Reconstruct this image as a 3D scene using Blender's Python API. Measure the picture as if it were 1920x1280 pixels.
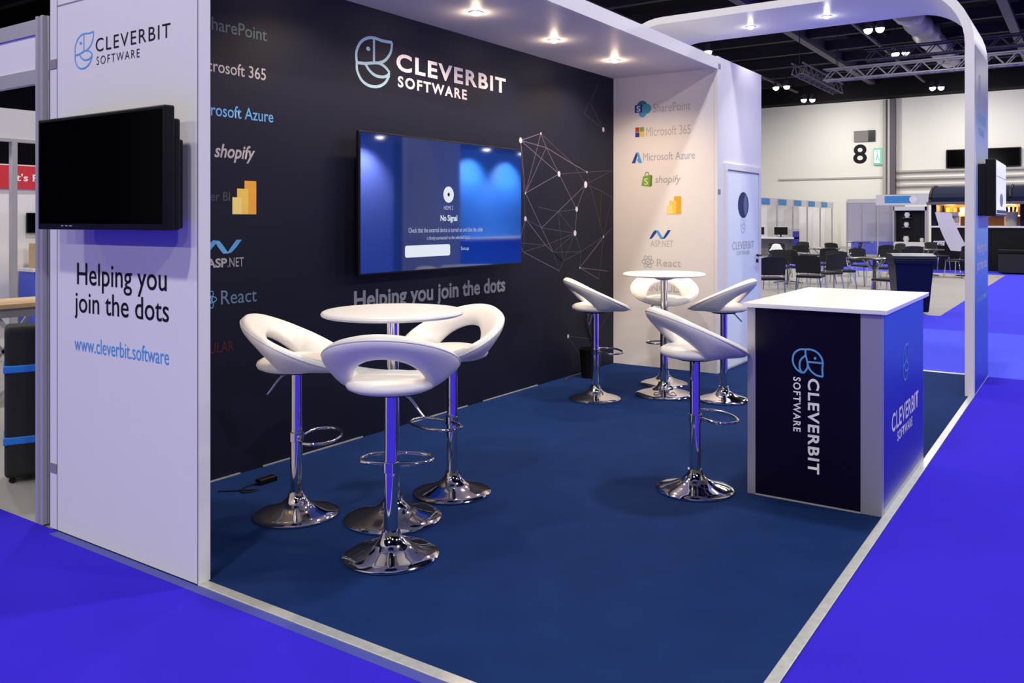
import bpy, bmesh, math, random
from mathutils import Vector, Matrix

for o in list(bpy.data.objects):
    bpy.data.objects.remove(o)
SC = bpy.context.scene
COL = SC.collection
random.seed(7)
PI = math.pi

# ------------------------------------------------------------------ camera
FF, PX, PY = 1583.4, 1001.3, 412.7          # focal length and principal point for the 1920x1280 frame
cam_d = bpy.data.cameras.new('camera')
cam_d.sensor_fit = 'HORIZONTAL'
cam_d.sensor_width = 36.0
cam_d.lens = FF / 1920 * 36.0
cam_d.shift_x = (960 - PX) / 1920
cam_d.shift_y = (PY - 640) / 1920
cam_d.clip_start, cam_d.clip_end = 0.05, 200
cam = bpy.data.objects.new('camera', cam_d)
COL.objects.link(cam)
cam.location = (-2.13, -4.217, 1.5)
cam.rotation_euler = (PI / 2, 0, 0.5857 - PI / 2)
SC.camera = cam

# ------------------------------------------------------------------ view, world
SC.view_settings.view_transform = 'Standard'
SC.view_settings.look = 'None'
SC.view_settings.gamma = 1.0
SC.view_settings.use_curve_mapping = False
SC.view_settings.exposure = 0.0
world = bpy.data.worlds.new('hall_ambience')
SC.world = world
world.use_nodes = True
bg = world.node_tree.nodes['Background']
bg.inputs['Color'].default_value = (0.80, 0.74, 0.69, 1)
bg.inputs['Strength'].default_value = 0.11

# ------------------------------------------------------------------ materials
MATS = {}


def mat(name, col, rough=0.5, metal=0.0, emit=None, estr=0.0, noise=0.0, nscale=40.0, bump=0.0, bscale=300.0, spec=0.5, coat=0.0):
    if name in MATS:
        return MATS[name]
    m = bpy.data.materials.new(name)
    m.use_nodes = True
    nt = m.node_tree
    b = nt.nodes['Principled BSDF']
    b.inputs['Base Color'].default_value = (*col, 1)
    b.inputs['Roughness'].default_value = rough
    b.inputs['Metallic'].default_value = metal
    b.inputs['Specular IOR Level'].default_value = spec
    b.inputs['Coat Weight'].default_value = coat
    if emit is not None:
        b.inputs['Emission Color'].default_value = (*emit, 1)
        b.inputs['Emission Strength'].default_value = estr
    tc = None
    if noise > 0 or bump > 0:
        tc = nt.nodes.new('ShaderNodeTexCoord')
    if noise > 0:
        n = nt.nodes.new('ShaderNodeTexNoise')
        n.inputs['Scale'].default_value = nscale
        n.inputs['Detail'].default_value = 5
        nt.links.new(tc.outputs['Object'], n.inputs['Vector'])
        mx = nt.nodes.new('ShaderNodeMix')
        mx.data_type = 'RGBA'
        mx.inputs[6].default_value = (*[max(0, c * (1 - noise)) for c in col], 1)
        mx.inputs[7].default_value = (*[min(1, c * (1 + noise)) for c in col], 1)
        nt.links.new(n.outputs['Fac'], mx.inputs[0])
        nt.links.new(mx.outputs[2], b.inputs['Base Color'])
    if bump > 0:
        n2 = nt.nodes.new('ShaderNodeTexNoise')
        n2.inputs['Scale'].default_value = bscale
        nt.links.new(tc.outputs['Object'], n2.inputs['Vector'])
        bp = nt.nodes.new('ShaderNodeBump')
        bp.inputs['Strength'].default_value = bump
        bp.inputs['Distance'].default_value = 0.004
        nt.links.new(n2.outputs['Fac'], bp.inputs['Height'])
        nt.links.new(bp.outputs['Normal'], b.inputs['Normal'])
    MATS[name] = m
    return m


def ramp_mat(name, axis, lo, hi, stops, rough=0.4, emit=0.0, noise=0.0, spec=0.5):
    """material whose colour runs along one world axis from lo to hi"""
    m = mat(name, (0.5, 0.5, 0.5), rough, spec=spec)
    nt = m.node_tree
    b = nt.nodes['Principled BSDF']
    g = nt.nodes.new('ShaderNodeNewGeometry')
    s = nt.nodes.new('ShaderNodeSeparateXYZ')
    nt.links.new(g.outputs['Position'], s.inputs[0])
    mr = nt.nodes.new('ShaderNodeMapRange')
    mr.inputs['From Min'].default_value = lo
    mr.inputs['From Max'].default_value = hi
    nt.links.new(s.outputs[axis], mr.inputs['Value'])
    r = nt.nodes.new('ShaderNodeValToRGB')
    e = r.color_ramp.elements
    while len(e) < len(stops):
        e.new(0.5)
    for el, (p, c) in zip(e, stops):
        el.position = p
        el.color = (*c, 1)
    nt.links.new(mr.outputs[0], r.inputs[0])
    nt.links.new(r.outputs[0], b.inputs['Base Color'])
    if emit > 0:
        nt.links.new(r.outputs[0], b.inputs['Emission Color'])
        b.inputs['Emission Strength'].default_value = emit
        b.inputs['Base Color'].default_value = (0, 0, 0, 1)
        for l in list(nt.links):
            if l.to_socket == b.inputs['Base Color']:
                nt.links.remove(l)
    return m


WHITE = mat('white_laminate', (0.80, 0.79, 0.80), 0.35)
WHITE_WALL = mat('white_panel', (0.80, 0.78, 0.79), 0.5, noise=0.02, nscale=3)
NAVY_WALL = mat('navy_print', (0.0062, 0.0082, 0.024), 0.55, noise=0.10, nscale=1.2, spec=0.22)
LEATHER = mat('white_leather', (0.84, 0.82, 0.80), 0.38, bump=0.08, bscale=220)
PIPING = mat('white_piping', (0.70, 0.69, 0.70), 0.45)
CHROME = mat('chrome', (0.80, 0.80, 0.82), 0.06, 1.0)
ALU = mat('aluminium', (0.52, 0.51, 0.54), 0.38, 0.35, noise=0.05, nscale=8)
ALU_TRIM = mat('aluminium_trim', (0.56, 0.58, 0.58), 0.42, 0.5, noise=0.25, nscale=30)
GREY_PLASTIC = mat('grey_plastic', (0.25, 0.24, 0.27), 0.5)
BLACK = mat('black_plastic', (0.004, 0.004, 0.0045), 0.4, spec=0.25)
BLACK_GLOSS = mat('black_glass', (0.001, 0.001, 0.0015), 0.10, spec=0.08)
BLACK_CLOTH = mat('black_fabric', (0.012, 0.012, 0.014), 0.85)
BLACK_PRINT = mat('black_print', (0.008, 0.007, 0.012), 0.6, spec=0.15)
WHITE_PRINT = mat('white_print', (0.93, 0.93, 0.94), 0.5)
GREY_PRINT = mat('grey_print', (0.42, 0.42, 0.46), 0.5)
DIM_GREY_PRINT = mat('dim_grey_print', (0.07, 0.07, 0.08), 0.5)
PALE_GREY_PRINT = mat('pale_grey_print', (0.50, 0.47, 0.45), 0.5)
BLUE_PRINT = mat('blue_print', (0.08, 0.36, 0.78), 0.5)
SKY_PRINT = mat('sky_blue_print', (0.30, 0.62, 0.82), 0.5)
AZURE_PRINT = mat('azure_print', (0.12, 0.40, 0.80), 0.5)
TEAL_PRINT = mat('teal_print', (0.02, 0.22, 0.33), 0.5)
TEAL_LIGHT = mat('light_teal_print', (0.08, 0.42, 0.52), 0.5)
TEAL_DIM = mat('dim_teal_print', (0.06, 0.15, 0.17), 0.5)
YELLOW_PRINT = mat('yellow_print', (0.86, 0.62, 0.10), 0.5)
YELLOW_PALE = mat('pale_yellow_print', (0.90, 0.74, 0.24), 0.5)
ORANGE_PRINT = mat('orange_print', (0.80, 0.40, 0.03), 0.5)
RED_PRINT = mat('red_print', (0.55, 0.05, 0.03), 0.5)
RED_DIM = mat('dim_red_print', (0.09, 0.008, 0.014), 0.5)
GREEN_PRINT = mat('green_print', (0.22, 0.42, 0.05), 0.5)
DGREEN_PRINT = mat('dark_green_print', (0.10, 0.22, 0.03), 0.5)
DEEP_BLUE = mat('deep_blue_print', (0.01, 0.06, 0.35), 0.5)
NET_LINE = mat('network_line_print', (0.16, 0.14, 0.21), 0.5)
NET_FAINT = mat('network_faint_print', (0.07, 0.06, 0.10), 0.5)
NET_DOT = mat('network_dot_print', (0.72, 0.68, 0.85), 0.5)
CONCRETE = mat('concrete', (0.30, 0.285, 0.28), 0.65, noise=0.12, nscale=1.5)
STAND_CARPET = mat('navy_carpet', (0.0060, 0.025, 0.118), 0.95, noise=0.22, nscale=5, bump=0.5, bscale=400, spec=0.1)
TAPE = mat('carpet_tape', (0.055, 0.07, 0.36), 0.5)
HALL_WALL = mat('hall_wall_paint', (0.80, 0.78, 0.73), 0.8, noise=0.02, nscale=0.6)
HALL_CEIL = mat('hall_ceiling_deck', (0.010, 0.009, 0.012), 0.9, spec=0.1, noise=0.25, nscale=0.8)
STEEL_DARK = mat('dark_steel', (0.040, 0.035, 0.042), 0.7, spec=0.2)
STEEL_MID = mat('grey_steel', (0.12, 0.105, 0.125), 0.6, spec=0.3)
LAMP_ON = mat('lamp_lens', (1, 1, 1), 0.4, emit=(1.0, 0.98, 0.95), estr=20)
SPOT_ON = mat('downlight_lens', (1, 1, 1), 0.4, emit=(1.0, 0.90, 0.66), estr=22)
SPOT_COOL = mat('cool_downlight_lens', (1, 1, 1), 0.4, emit=(1.0, 0.97, 0.90), estr=22)
BIN_BLUE = mat('bin_plastic', (0.002, 0.005, 0.030), 0.4, spec=0.25)
WOOD = mat('pale_wood', (0.60, 0.42, 0.22), 0.5, noise=0.15, nscale=14)
COUNTER_FRONT = mat('counter_dark_print', (0.004, 0.002, 0.016), 0.35, spec=0.2)
COUNTER_SIDE = ramp_mat('counter_side_blue', 2, 0.0, 1.03,
                        [(0, (0.008, 0.012, 0.30)), (0.5, (0.010, 0.035, 0.42)), (1, (0.022, 0.13, 0.62))], 0.3)  # blue, lighter towards the top
COLUMN_PRINT = ramp_mat('column_print', 2, 0.0, 3.1,
                        [(0, (0.02, 0.05, 0.55)), (0.22, (0.06, 0.16, 0.60)), (0.45, (0.24, 0.52, 0.88)), (0.64, (0.75, 0.88, 0.96)),
                         (0.74, (0.48, 0.60, 0.78)), (0.84, (0.24, 0.23, 0.33)), (1, (0.26, 0.24, 0.31))], 0.35)
DOOR_PRINT = ramp_mat('door_print', 2, 0.0, 2.1, [(0, (0.80, 0.87, 0.94)), (0.6, (0.76, 0.87, 0.94)), (1, (0.84, 0.88, 0.92))], 0.4)


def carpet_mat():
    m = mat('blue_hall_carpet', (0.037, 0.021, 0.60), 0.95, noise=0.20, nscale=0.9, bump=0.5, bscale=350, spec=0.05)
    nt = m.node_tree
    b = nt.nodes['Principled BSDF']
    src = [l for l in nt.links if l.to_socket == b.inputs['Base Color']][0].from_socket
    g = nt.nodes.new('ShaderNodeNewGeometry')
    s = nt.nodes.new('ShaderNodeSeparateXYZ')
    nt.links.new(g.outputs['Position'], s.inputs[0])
    r = nt.nodes.new('ShaderNodeValToRGB')       # stepped bands of lighter blue along x
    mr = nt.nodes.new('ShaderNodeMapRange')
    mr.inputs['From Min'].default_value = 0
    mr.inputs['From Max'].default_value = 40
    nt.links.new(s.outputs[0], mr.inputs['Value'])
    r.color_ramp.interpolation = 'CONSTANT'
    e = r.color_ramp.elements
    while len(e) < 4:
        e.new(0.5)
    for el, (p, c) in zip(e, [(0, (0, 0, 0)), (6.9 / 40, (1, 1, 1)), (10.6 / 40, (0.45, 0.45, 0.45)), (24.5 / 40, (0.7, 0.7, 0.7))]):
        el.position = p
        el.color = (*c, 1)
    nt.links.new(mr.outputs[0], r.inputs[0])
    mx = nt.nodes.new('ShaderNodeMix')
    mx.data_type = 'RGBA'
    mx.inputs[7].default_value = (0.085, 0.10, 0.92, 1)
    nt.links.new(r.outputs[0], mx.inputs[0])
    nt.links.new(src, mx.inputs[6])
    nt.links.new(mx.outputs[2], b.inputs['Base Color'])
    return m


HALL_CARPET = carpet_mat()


# ------------------------------------------------------------------ mesh helpers
class MB:
    def __init__(self):
        self.bm = bmesh.new()

    def box(self, lo, hi):
        x0, y0, z0 = lo
        x1, y1, z1 = hi
        v = [self.bm.verts.new(p) for p in ((x0, y0, z0), (x1, y0, z0), (x1, y1, z0), (x0, y1, z0),
                                            (x0, y0, z1), (x1, y0, z1), (x1, y1, z1), (x0, y1, z1))]
        for f in ((0, 3, 2, 1), (4, 5, 6, 7), (0, 1, 5, 4), (1, 2, 6, 5), (2, 3, 7, 6), (3, 0, 4, 7)):
            self.bm.faces.new([v[i] for i in f])
        return self

    def bar(self, p, q, w, h=None):
        """square bar between two points"""
        h = h or w
        p, q = Vector(p), Vector(q)
        d = (q - p).normalized()
        up = Vector((0, 0, 1)) if abs(d.z) < 0.95 else Vector((1, 0, 0))
        s = d.cross(up).normalized() * w / 2
        u = s.cross(d).normalized() * h / 2
        v = [self.bm.verts.new(c + a * s + b * u) for c in (p, q) for a, b in ((-1, -1), (1, -1), (1, 1), (-1, 1))]
        for f in ((0, 1, 2, 3), (7, 6, 5, 4), (0, 4, 5, 1), (1, 5, 6, 2), (2, 6, 7, 3), (3, 7, 4, 0)):
            self.bm.faces.new([v[i] for i in f])
        return self

    def lathe(self, prof, c=(0, 0, 0), seg=40, sx=1, sy=1):
        rings = []
        for r, z in prof:
            if r < 1e-5:
                rings.append([self.bm.verts.new((c[0], c[1], c[2] + z))])
            else:
                rings.append([self.bm.verts.new((c[0] + r * sx * math.cos(2 * PI * i / seg), c[1] + r * sy * math.sin(2 * PI * i / seg), c[2] + z))
                              for i in range(seg)])
        for a, b in zip(rings, rings[1:]):
            for i in range(seg):
                j = (i + 1) % seg
                if len(a) == 1 and len(b) == 1:
                    continue
                if len(a) == 1:
                    self.bm.faces.new((a[0], b[j], b[i]))
                elif len(b) == 1:
                    self.bm.faces.new((a[i], a[j], b[0]))
                else:
                    self.bm.faces.new((a[i], a[j], b[j], b[i]))
        return self

    def tube(self, pts, r, seg=10, closed=False):
        pts = [Vector(p) for p in pts]
        n = len(pts)
        rings = []
        for i, p in enumerate(pts):
            a = pts[(i - 1) % n] if closed or i > 0 else p
            b = pts[(i + 1) % n] if closed or i < n - 1 else p
            d = (b - a).normalized()
            up = Vector((0, 0, 1)) if abs(d.z) < 0.92 else Vector((1, 0, 0))
            s = d.cross(up).normalized()
            u = s.cross(d).normalized()
            rings.append([self.bm.verts.new(p + r * (math.cos(2 * PI * k / seg) * s + math.sin(2 * PI * k / seg) * u)) for k in range(seg)])
        m = n if closed else n - 1
        for i in range(m):
            a, b = rings[i], rings[(i + 1) % n]
            for k in range(seg):
                self.bm.faces.new((a[k], a[(k + 1) % seg], b[(k + 1) % seg], b[k]))
        if not closed:
            self.bm.faces.new(rings[0])
            self.bm.faces.new(list(reversed(rings[-1])))
        return self

    def prism(self, pts, fr, depth):
        """2-D outline pts in frame fr=(origin,u,v), pushed along u x v by depth"""
        o, u, v = (Vector(a) for a in fr)
        n = u.cross(v).normalized() * depth
        a = [self.bm.verts.new(o + x * u + y * v) for x, y in pts]
        b = [self.bm.verts.new(o + x * u + y * v + n) for x, y in pts]
        self.bm.faces.new(list(reversed(a)))
        self.bm.faces.new(b)
        for i in range(len(pts)):
            j = (i + 1) % len(pts)
            self.bm.faces.new((a[i], a[j], b[j], b[i]))
        return self

    def ribbon(self, pts, w, fr, depth=0.0012, lift=0.0, closed=False):
        """flat stroke of width w along 2-D points"""
        o, u, v = (Vector(a) for a in fr)
        nrm = u.cross(v).normalized()
        n = len(pts)
        L = []
        R = []
        for i in range(n):
            a = pts[i - 1] if (i > 0 or closed) else pts[i]
            b = pts[(i + 1) % n] if (i < n - 1 or closed) else pts[i]
            dx, dy = b[0] - a[0], b[1] - a[1]
            l = math.hypot(dx, dy) or 1
            px, py = -dy / l * w / 2, dx / l * w / 2
            x, y = pts[i]
            L.append(self.bm.verts.new(o + (x + px) * u + (y + py) * v + nrm * (depth + lift)))
            R.append(self.bm.verts.new(o + (x - px) * u + (y - py) * v + nrm * (depth + lift)))
        for i in range(n if closed else n - 1):
            j = (i + 1) % n
            self.bm.faces.new((R[i], R[j], L[j], L[i]))
        return self

    def disc(self, c, r, fr, depth=0.0012, seg=24, ry=None):
        ry = ry or r
        o, u, v = (Vector(a) for a in fr)
        nrm = u.cross(v).normalized()
        self.bm.faces.new([self.bm.verts.new(o + (c[0] + r * math.cos(2 * PI * k / seg)) * u + (c[1] + ry * math.sin(2 * PI * k / seg)) * v + nrm * depth)
                           for k in range(seg)])
        return self

    def poly(self, pts, fr, depth=0.0012):
        o, u, v = (Vector(a) for a in fr)
        nrm = u.cross(v).normalized()
        self.bm.faces.new([self.bm.verts.new(o + x * u + y * v + nrm * depth) for x, y in pts])
        return self

    def build(self, name, m, parent=None, smooth=False, bevel=0.0, loc=None):
        bmesh.ops.recalc_face_normals(self.bm, faces=self.bm.faces) if bevel >= 0 else None
        me = bpy.data.meshes.new(name)
        self.bm.to_mesh(me)
        self.bm.free()
        if smooth:
            for p in me.polygons:
                p.use_smooth = True
        me.materials.append(m)
        o = bpy.data.objects.new(name, me)
        COL.objects.link(o)
        if parent:
            o.parent = parent
        if loc:
            o.location = loc
        if bevel > 0:
            b = o.modifiers.new('bevel', 'BEVEL')
            b.width = bevel
            b.segments = 3
            b.limit_method = 'ANGLE'
        if smooth:
            e = o.modifiers.new('edges', 'EDGE_SPLIT')
            e.split_angle = math.radians(50)
        return o


def flat(mb, name, m, parent=None):
    """printed marks: keep winding, no recalculation"""
    return mb.build(name, m, parent, bevel=-1)


def tag(o, label=None, cat=None, group=None, kind=None):
    if label:
        o['label'] = label
    if cat:
        o['category'] = cat
    if group:
        o['group'] = group
    if kind:
        o['kind'] = kind
    return o


def thing(name, label, cat, loc=(0, 0, 0), rz=0.0, group=None):
    o = bpy.data.objects.new(name, None)
    o.empty_display_size = 0.1
    COL.objects.link(o)
    o.location = loc
    o.rotation_euler = (0, 0, rz)
    return tag(o, label, cat, group)


def dup(root, loc, rz, label, group=None):
    r = root.copy()
    COL.objects.link(r)
    r.location = loc
    r.rotation_euler = (0, 0, rz)
    r['label'] = label
    if group:
        r['group'] = group
    for ch in list(root.children):
        c = ch.copy()
        COL.objects.link(c)
        c.parent = r
        for g in ch.children:
            d = g.copy()
            COL.objects.link(d)
            d.parent = c
    return r


def lettering(txt, fr, x0, x1, y0, y1, m, parent=None, name='lettering', bold=0.0, space=1.0, shear=0.0, label=None, lift=0.0015, keep=False):
    """flat text fitted to a box in the frame fr=(origin,u,v)"""
    cu = bpy.data.curves.new(name, 'FONT')
    cu.body = txt
    cu.offset = bold
    cu.space_character = space
    cu.shear = shear
    cu.resolution_u = 4
    t = bpy.data.objects.new(name, cu)
    COL.objects.link(t)
    bpy.context.view_layer.update()
    me = bpy.data.meshes.new_from_object(t.evaluated_get(bpy.context.evaluated_depsgraph_get()))
    bpy.data.objects.remove(t)
    bpy.data.curves.remove(cu)
    xs = [v.co.x for v in me.vertices]
    ys = [v.co.y for v in me.vertices]
    ax, bx, ay, by = min(xs), max(xs), min(ys), max(ys)
    o, u, v3 = (Vector(a) for a in fr)
    n = u.cross(v3).normalized() * lift
    sx = (x1 - x0) / (bx - ax)
    sy = (y1 - y0) / (by - ay)
    for v in me.vertices:
        v.co = o + (x0 + (v.co.x - ax) * sx) * u + (y0 + (v.co.y - ay) * sy) * v3 + n
    me.name = name
    me.materials.clear()
    me.materials.append(m)
    ob = bpy.data.objects.new(name, me)
    COL.objects.link(ob)
    if parent:
        ob.parent = parent
    if label:
        ob['label'] = label
    return ob


def spline(pts, n=6, closed=False):
    out = []
    N = len(pts)
    for i in range(N if closed else N - 1):
        p0 = pts[(i - 1) % N] if closed or i > 0 else pts[i]
        p1, p2 = pts[i], pts[(i + 1) % N]
        p3 = pts[(i + 2) % N] if closed or i + 2 < N else pts[min(i + 1, N - 1)]
        for k in range(n):
            t = k / n
            out.append(tuple(0.5 * (2 * b + (c - a) * t + (2 * a - 5 * b + 4 * c - d) * t * t + (3 * b - a - 3 * c + d) * t ** 3)
                             for a, b, c, d in zip(p0, p1, p2, p3)))
    if not closed:
        out.append(tuple(pts[-1]))
    return out


def emblem(fr, x0, x1, y0, y1, m, parent, w=0.05):
    """outlined bird mark: round head, beak to the right, folded wing over a bowl-shaped belly"""
    S = [[(0.03, 0.42), (0.02, 0.62), (0.12, 0.82), (0.30, 0.945), (0.50, 0.985), (0.72, 0.97), (1.0, 0.985)],
         [(1.0, 0.985), (0.97, 0.80), (0.88, 0.66), (0.76, 0.56), (0.60, 0.50)],
         [(0.49, 0.98), (0.49, 0.75), (0.49, 0.50)],
         [(0.03, 0.42), (0.25, 0.435), (0.60, 0.50), (0.80, 0.45), (0.93, 0.35)],
         [(0.25, 0.435), (0.36, 0.32), (0.52, 0.24), (0.72, 0.235), (0.86, 0.28), (0.93, 0.35)],
         [(0.03, 0.42), (0.04, 0.26), (0.16, 0.09), (0.36, 0.01), (0.60, 0.025), (0.80, 0.13), (0.92, 0.30)]]
    mb = MB()
    W, Hh = x1 - x0, y1 - y0
    for i, s in enumerate(S):
        mb.ribbon([(x0 + a * W, y0 + b * Hh) for a, b in spline(s, 7)], w * Hh, fr, lift=0.0001 * i)
    mb.disc((x0 + 0.33 * W, y0 + 0.74 * Hh), 0.055 * W, fr, 0.0022, ry=0.042 * Hh)
    return flat(mb, 'emblem', m, parent)


def F_back(x=0, y=0, z=0):
    return (Vector((x, y, z)), Vector((1, 0, 0)), Vector((0, 0, 1)))      # faces -y


def F_left(x=0, y=0, z=0):
    return (Vector((x, y, z)), Vector((0, -1, 0)), Vector((0, 0, 1)))     # faces -x, u = -y


# ================================================================== THE SETTING
D, H = 1.146, 2.987            # depth of the side walls, height of the soffit
X1, X2 = 5.74, 7.05            # storage closet along the back wall
W0, W1 = 3.324, 3.368          # inner and outer edge of the aisle-side floor trim

tag(MB().box((-25, -40, -0.14), (48, 45, -0.012)).build('floor', CONCRETE), kind='structure')

o = MB()
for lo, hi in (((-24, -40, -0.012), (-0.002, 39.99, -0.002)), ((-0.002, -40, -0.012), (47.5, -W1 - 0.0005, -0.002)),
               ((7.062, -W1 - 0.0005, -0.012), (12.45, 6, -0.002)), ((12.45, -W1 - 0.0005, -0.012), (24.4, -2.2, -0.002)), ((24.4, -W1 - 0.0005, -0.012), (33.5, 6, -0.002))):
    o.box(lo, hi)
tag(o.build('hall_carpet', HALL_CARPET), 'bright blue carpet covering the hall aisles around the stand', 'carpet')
tag(MB().box((0.0, -W1, -0.012), (X1, 0.0, 0.0)).box((X1, -W1, -0.012), (X2 - 0.04, -D - 0.001, 0.0)).build('stand_carpet', STAND_CARPET),
    'dark navy carpet covering the floor of the stand under the white stools', 'carpet')
tag(MB().box((-0.046, -4.2, -0.0022), (-0.003, -0.05, -0.0008)).build('carpet_tape', TAPE),
    'blue-grey tape strip along the front end of the stand on the bright carpet', 'tape')
tag(MB().box((-0.002, -W1, -0.01), (0.046, -D - 0.0, 0.004)).build('trim_1', ALU_TRIM, bevel=0.002), kind='structure')
tag(MB().box((0.046, -W1, -0.01), (X1 + 0.17, -W0, 0.004)).build('trim_2', ALU_TRIM, bevel=0.002), kind='structure')
tag(MB().box((X2 - 0.04, -W1, -0.01), (X2 + 0.01, -0.05, 0.004)).build('trim_3', ALU_TRIM, bevel=0.002), kind='structure')
for i, (a, b) in enumerate(((0.86, 1.075), (1.24, 2.08), (2.55, 3.25), (3.46, 4.28))):
    tag(MB().box((a, -0.007, 0.0), (b, -0.0, 0.008)).build('trim_%d' % (i + 4), ALU_TRIM), kind='structure')

# ---- back wall with its print
back = tag(MB().box((0.058, 0.0, 0.0), (X1, 0.05, 3.1)).build('wall_back', NAVY_WALL), kind='structure')
FB = F_back()
emblem(FB, 2.015, 2.375, 2.435, 2.785, mat('ice_blue_print', (0.42, 0.72, 0.86), 0.5), back, 0.06)
lettering('CLEVERBIT', FB, 2.42, 3.785, 2.585, 2.715, WHITE_PRINT, back, bold=0.03, space=1.18)
lettering('SOFTWARE', FB, 2.435, 3.245, 2.468, 2.55, WHITE_PRINT, back, bold=0.03, space=1.25)
lettering('Helping you join the dots', FB, 2.00, 3.777, 0.85, 1.015, GREY_PRINT, back, bold=0.025)
lettering('SharePoint', FB, 0.835, 1.27, 2.592, 2.668, TEAL_DIM, back, bold=0.005)
lettering('Microsoft 365', FB, 0.765, 1.262, 2.352, 2.424, GREY_PRINT, back, bold=0.005)
lettering('Microsoft Azure', FB, 0.755, 1.318, 2.100, 2.172, AZURE_PRINT, back, bold=0.006)
lettering('shopify', FB, 0.90, 1.183, 1.838, 1.944, GREY_PRINT, back, bold=0.02, shear=0.25)
lettering('Power BI', FB, 0.755, 1.005, 1.612, 1.664, DIM_GREY_PRINT, back)
lettering('ASP', FB, 0.85, 0.985, 1.226, 1.280, GREY_PRINT, back, bold=0.03)
lettering('.NET', FB, 0.988, 1.102, 1.226, 1.280, GREY_PRINT, back)
lettering('React', FB, 0.945, 1.195, 1.01, 1.092, mat('slate_blue_print', (0.12, 0.24, 0.40), 0.5), back)
lettering('ANGULAR', FB, 0.72, 1.03, 0.735, 0.795, RED_DIM, back)


def bars(fr, x0, x1, y0, y1, parent):
    w = (x1 - x0) / 2.6
    h = y1 - y0
    flat(MB().poly([(x0, y0), (x0 + w, y0), (x0 + w, y0 + h * 0.5), (x0, y0 + h * 0.5)], fr, 0.0018), 'bar_mark', YELLOW_PALE, parent)
    flat(MB().poly([(x0 + 0.5 * w, y0), (x0 + 1.7 * w, y0), (x0 + 1.7 * w, y0 + h * 0.76), (x0 + 0.5 * w, y0 + h * 0.76)], fr, 0.0015), 'bar_mark', YELLOW_PRINT, parent)
    flat(MB().poly([(x0 + 1.3 * w, y0), (x1, y0), (x1, y1), (x0 + 1.3 * w, y1)], fr, 0.0012), 'bar_mark', ORANGE_PRINT, parent)


def waves(fr, x0, x1, y0, y1, m, m2, parent):
    W, Hh = x1 - x0, y1 - y0
    t = lambda P: [(x0 + a * W, y0 + b * Hh) for a, b in P]
    flat(MB().poly(t([(0, 0), (0.10, 0), (0.22, 0.35), (0.34, 0.75), (0.28, 1.0), (0.18, 0.8), (0.06, 0.3)]), fr), 'wave_mark', m2, parent)
    flat(MB().poly(t([(0.24, 1.0), (0.42, 0.95), (0.52, 0.6), (0.66, 0.0), (0.52, 0.0), (0.40, 0.45), (0.32, 0.85)]), fr, 0.0015), 'wave_mark', m, parent)
    flat(MB().poly(t([(0.55, 0.0), (0.72, 0.05), (0.84, 0.4), (1.0, 1.0), (0.86, 1.0), (0.74, 0.55), (0.64, 0.15)]), fr, 0.0018), 'wave_mark', m2, parent)


def atom(fr, cx, cy, r, m, parent):
    mb = MB()
    for k in range(3):
        a = k * PI / 3
        pts = []
        for i in range(28):
            t = 2 * PI * i / 28
            x, y = r * math.cos(t), 0.38 * r * math.sin(t)
            pts.append((cx + x * math.cos(a) - y * math.sin(a), cy + x * math.sin(a) + y * math.cos(a)))
        mb.ribbon(pts, 0.10 * r, fr, lift=0.0001 * k, closed=True)
    mb.disc((cx, cy), 0.16 * r, fr, 0.0018)
    return flat(mb, 'atom_mark', m, parent)


bars(FB, 1.022, 1.192, 1.535, 1.735, back)
waves(FB, 0.82, 1.088, 1.305, 1.385, AZURE_PRINT, BLUE_PRINT, back)
atom(FB, 0.86, 1.045, 0.055, AZURE_PRINT, back)

NODES = dict(a=(4.012, 2.204), b=(4.339, 2.293), c=(4.653, 1.937), d=(4.087, 1.741), e=(5.155, 1.854), f=(4.979, 1.608), g=(4.948, 1.374),
             h=(4.087, 1.513), i=(3.995, 1.301), j=(4.72, 1.108), k=(5.517, 2.433), l=(5.26, 2.66), m=(5.40, 2.89), n=(5.124, 2.56),
             p=(4.818, 0.385), q=(5.04, 1.033), r=(5.42, 0.90), s=(4.43, 2.17), t=(4.93, 2.04), u=(5.18, 1.98), v=(5.70, 2.02), w=(5.70, 1.74),
             x=(4.64, 1.58), y=(4.35, 1.43), z=(4.55, 1.20), A=(5.44, 1.48), B=(5.52, 1.33), C=(4.42, 1.27), D=(5.06, 1.19), E=(5.62, 0.97),
             G=(4.30, 1.62), H=(5.70, 1.42), I=(5.48, 1.80), J=(4.66, 1.02), K=(4.05, 1.22), L=(5.3, 0.30), M=(5.1, 0.12), N=(5.68, 0.55))
mb = MB()
for ed in ('ab ac ad as bs sc sd bd cd dy ye cf ef fg yz zj jC hC hi iK KJ Bq qr qE st tu').split():
    mb.ribbon([NODES[ed[0]], NODES[ed[1]]], 0.0065, FB)
flat(mb, 'network_lines', NET_LINE, back)
mb = MB()
for ed in ('bt cu uv te ev eI Iw xf xg Gx xj AB HB ah hK CK gD Dz zJ jJ gJ gC hy iC AI uA Hq mn nk kl lm pL LM pM NL Dq DB rB gz yg wB jD').split():
    mb.ribbon([NODES[ed[0]], NODES[ed[1]]], 0.005, FB, lift=-0.0004)
flat(mb, 'network_lines', NET_FAINT, back)
mb = MB()
for k, r in dict(a=0.028, c=0.03, e=0.038, f=0.028, g=0.032, h=0.024, k=0.028, p=0.022, b=0.014, d=0.012, B=0.014, q=0.012, u=0.012).items():
    mb.disc(NODES[k], r * 0.8, FB, 0.0016, ry=r * 0.9)
flat(mb, 'network_dots', NET_DOT, back)

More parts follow.
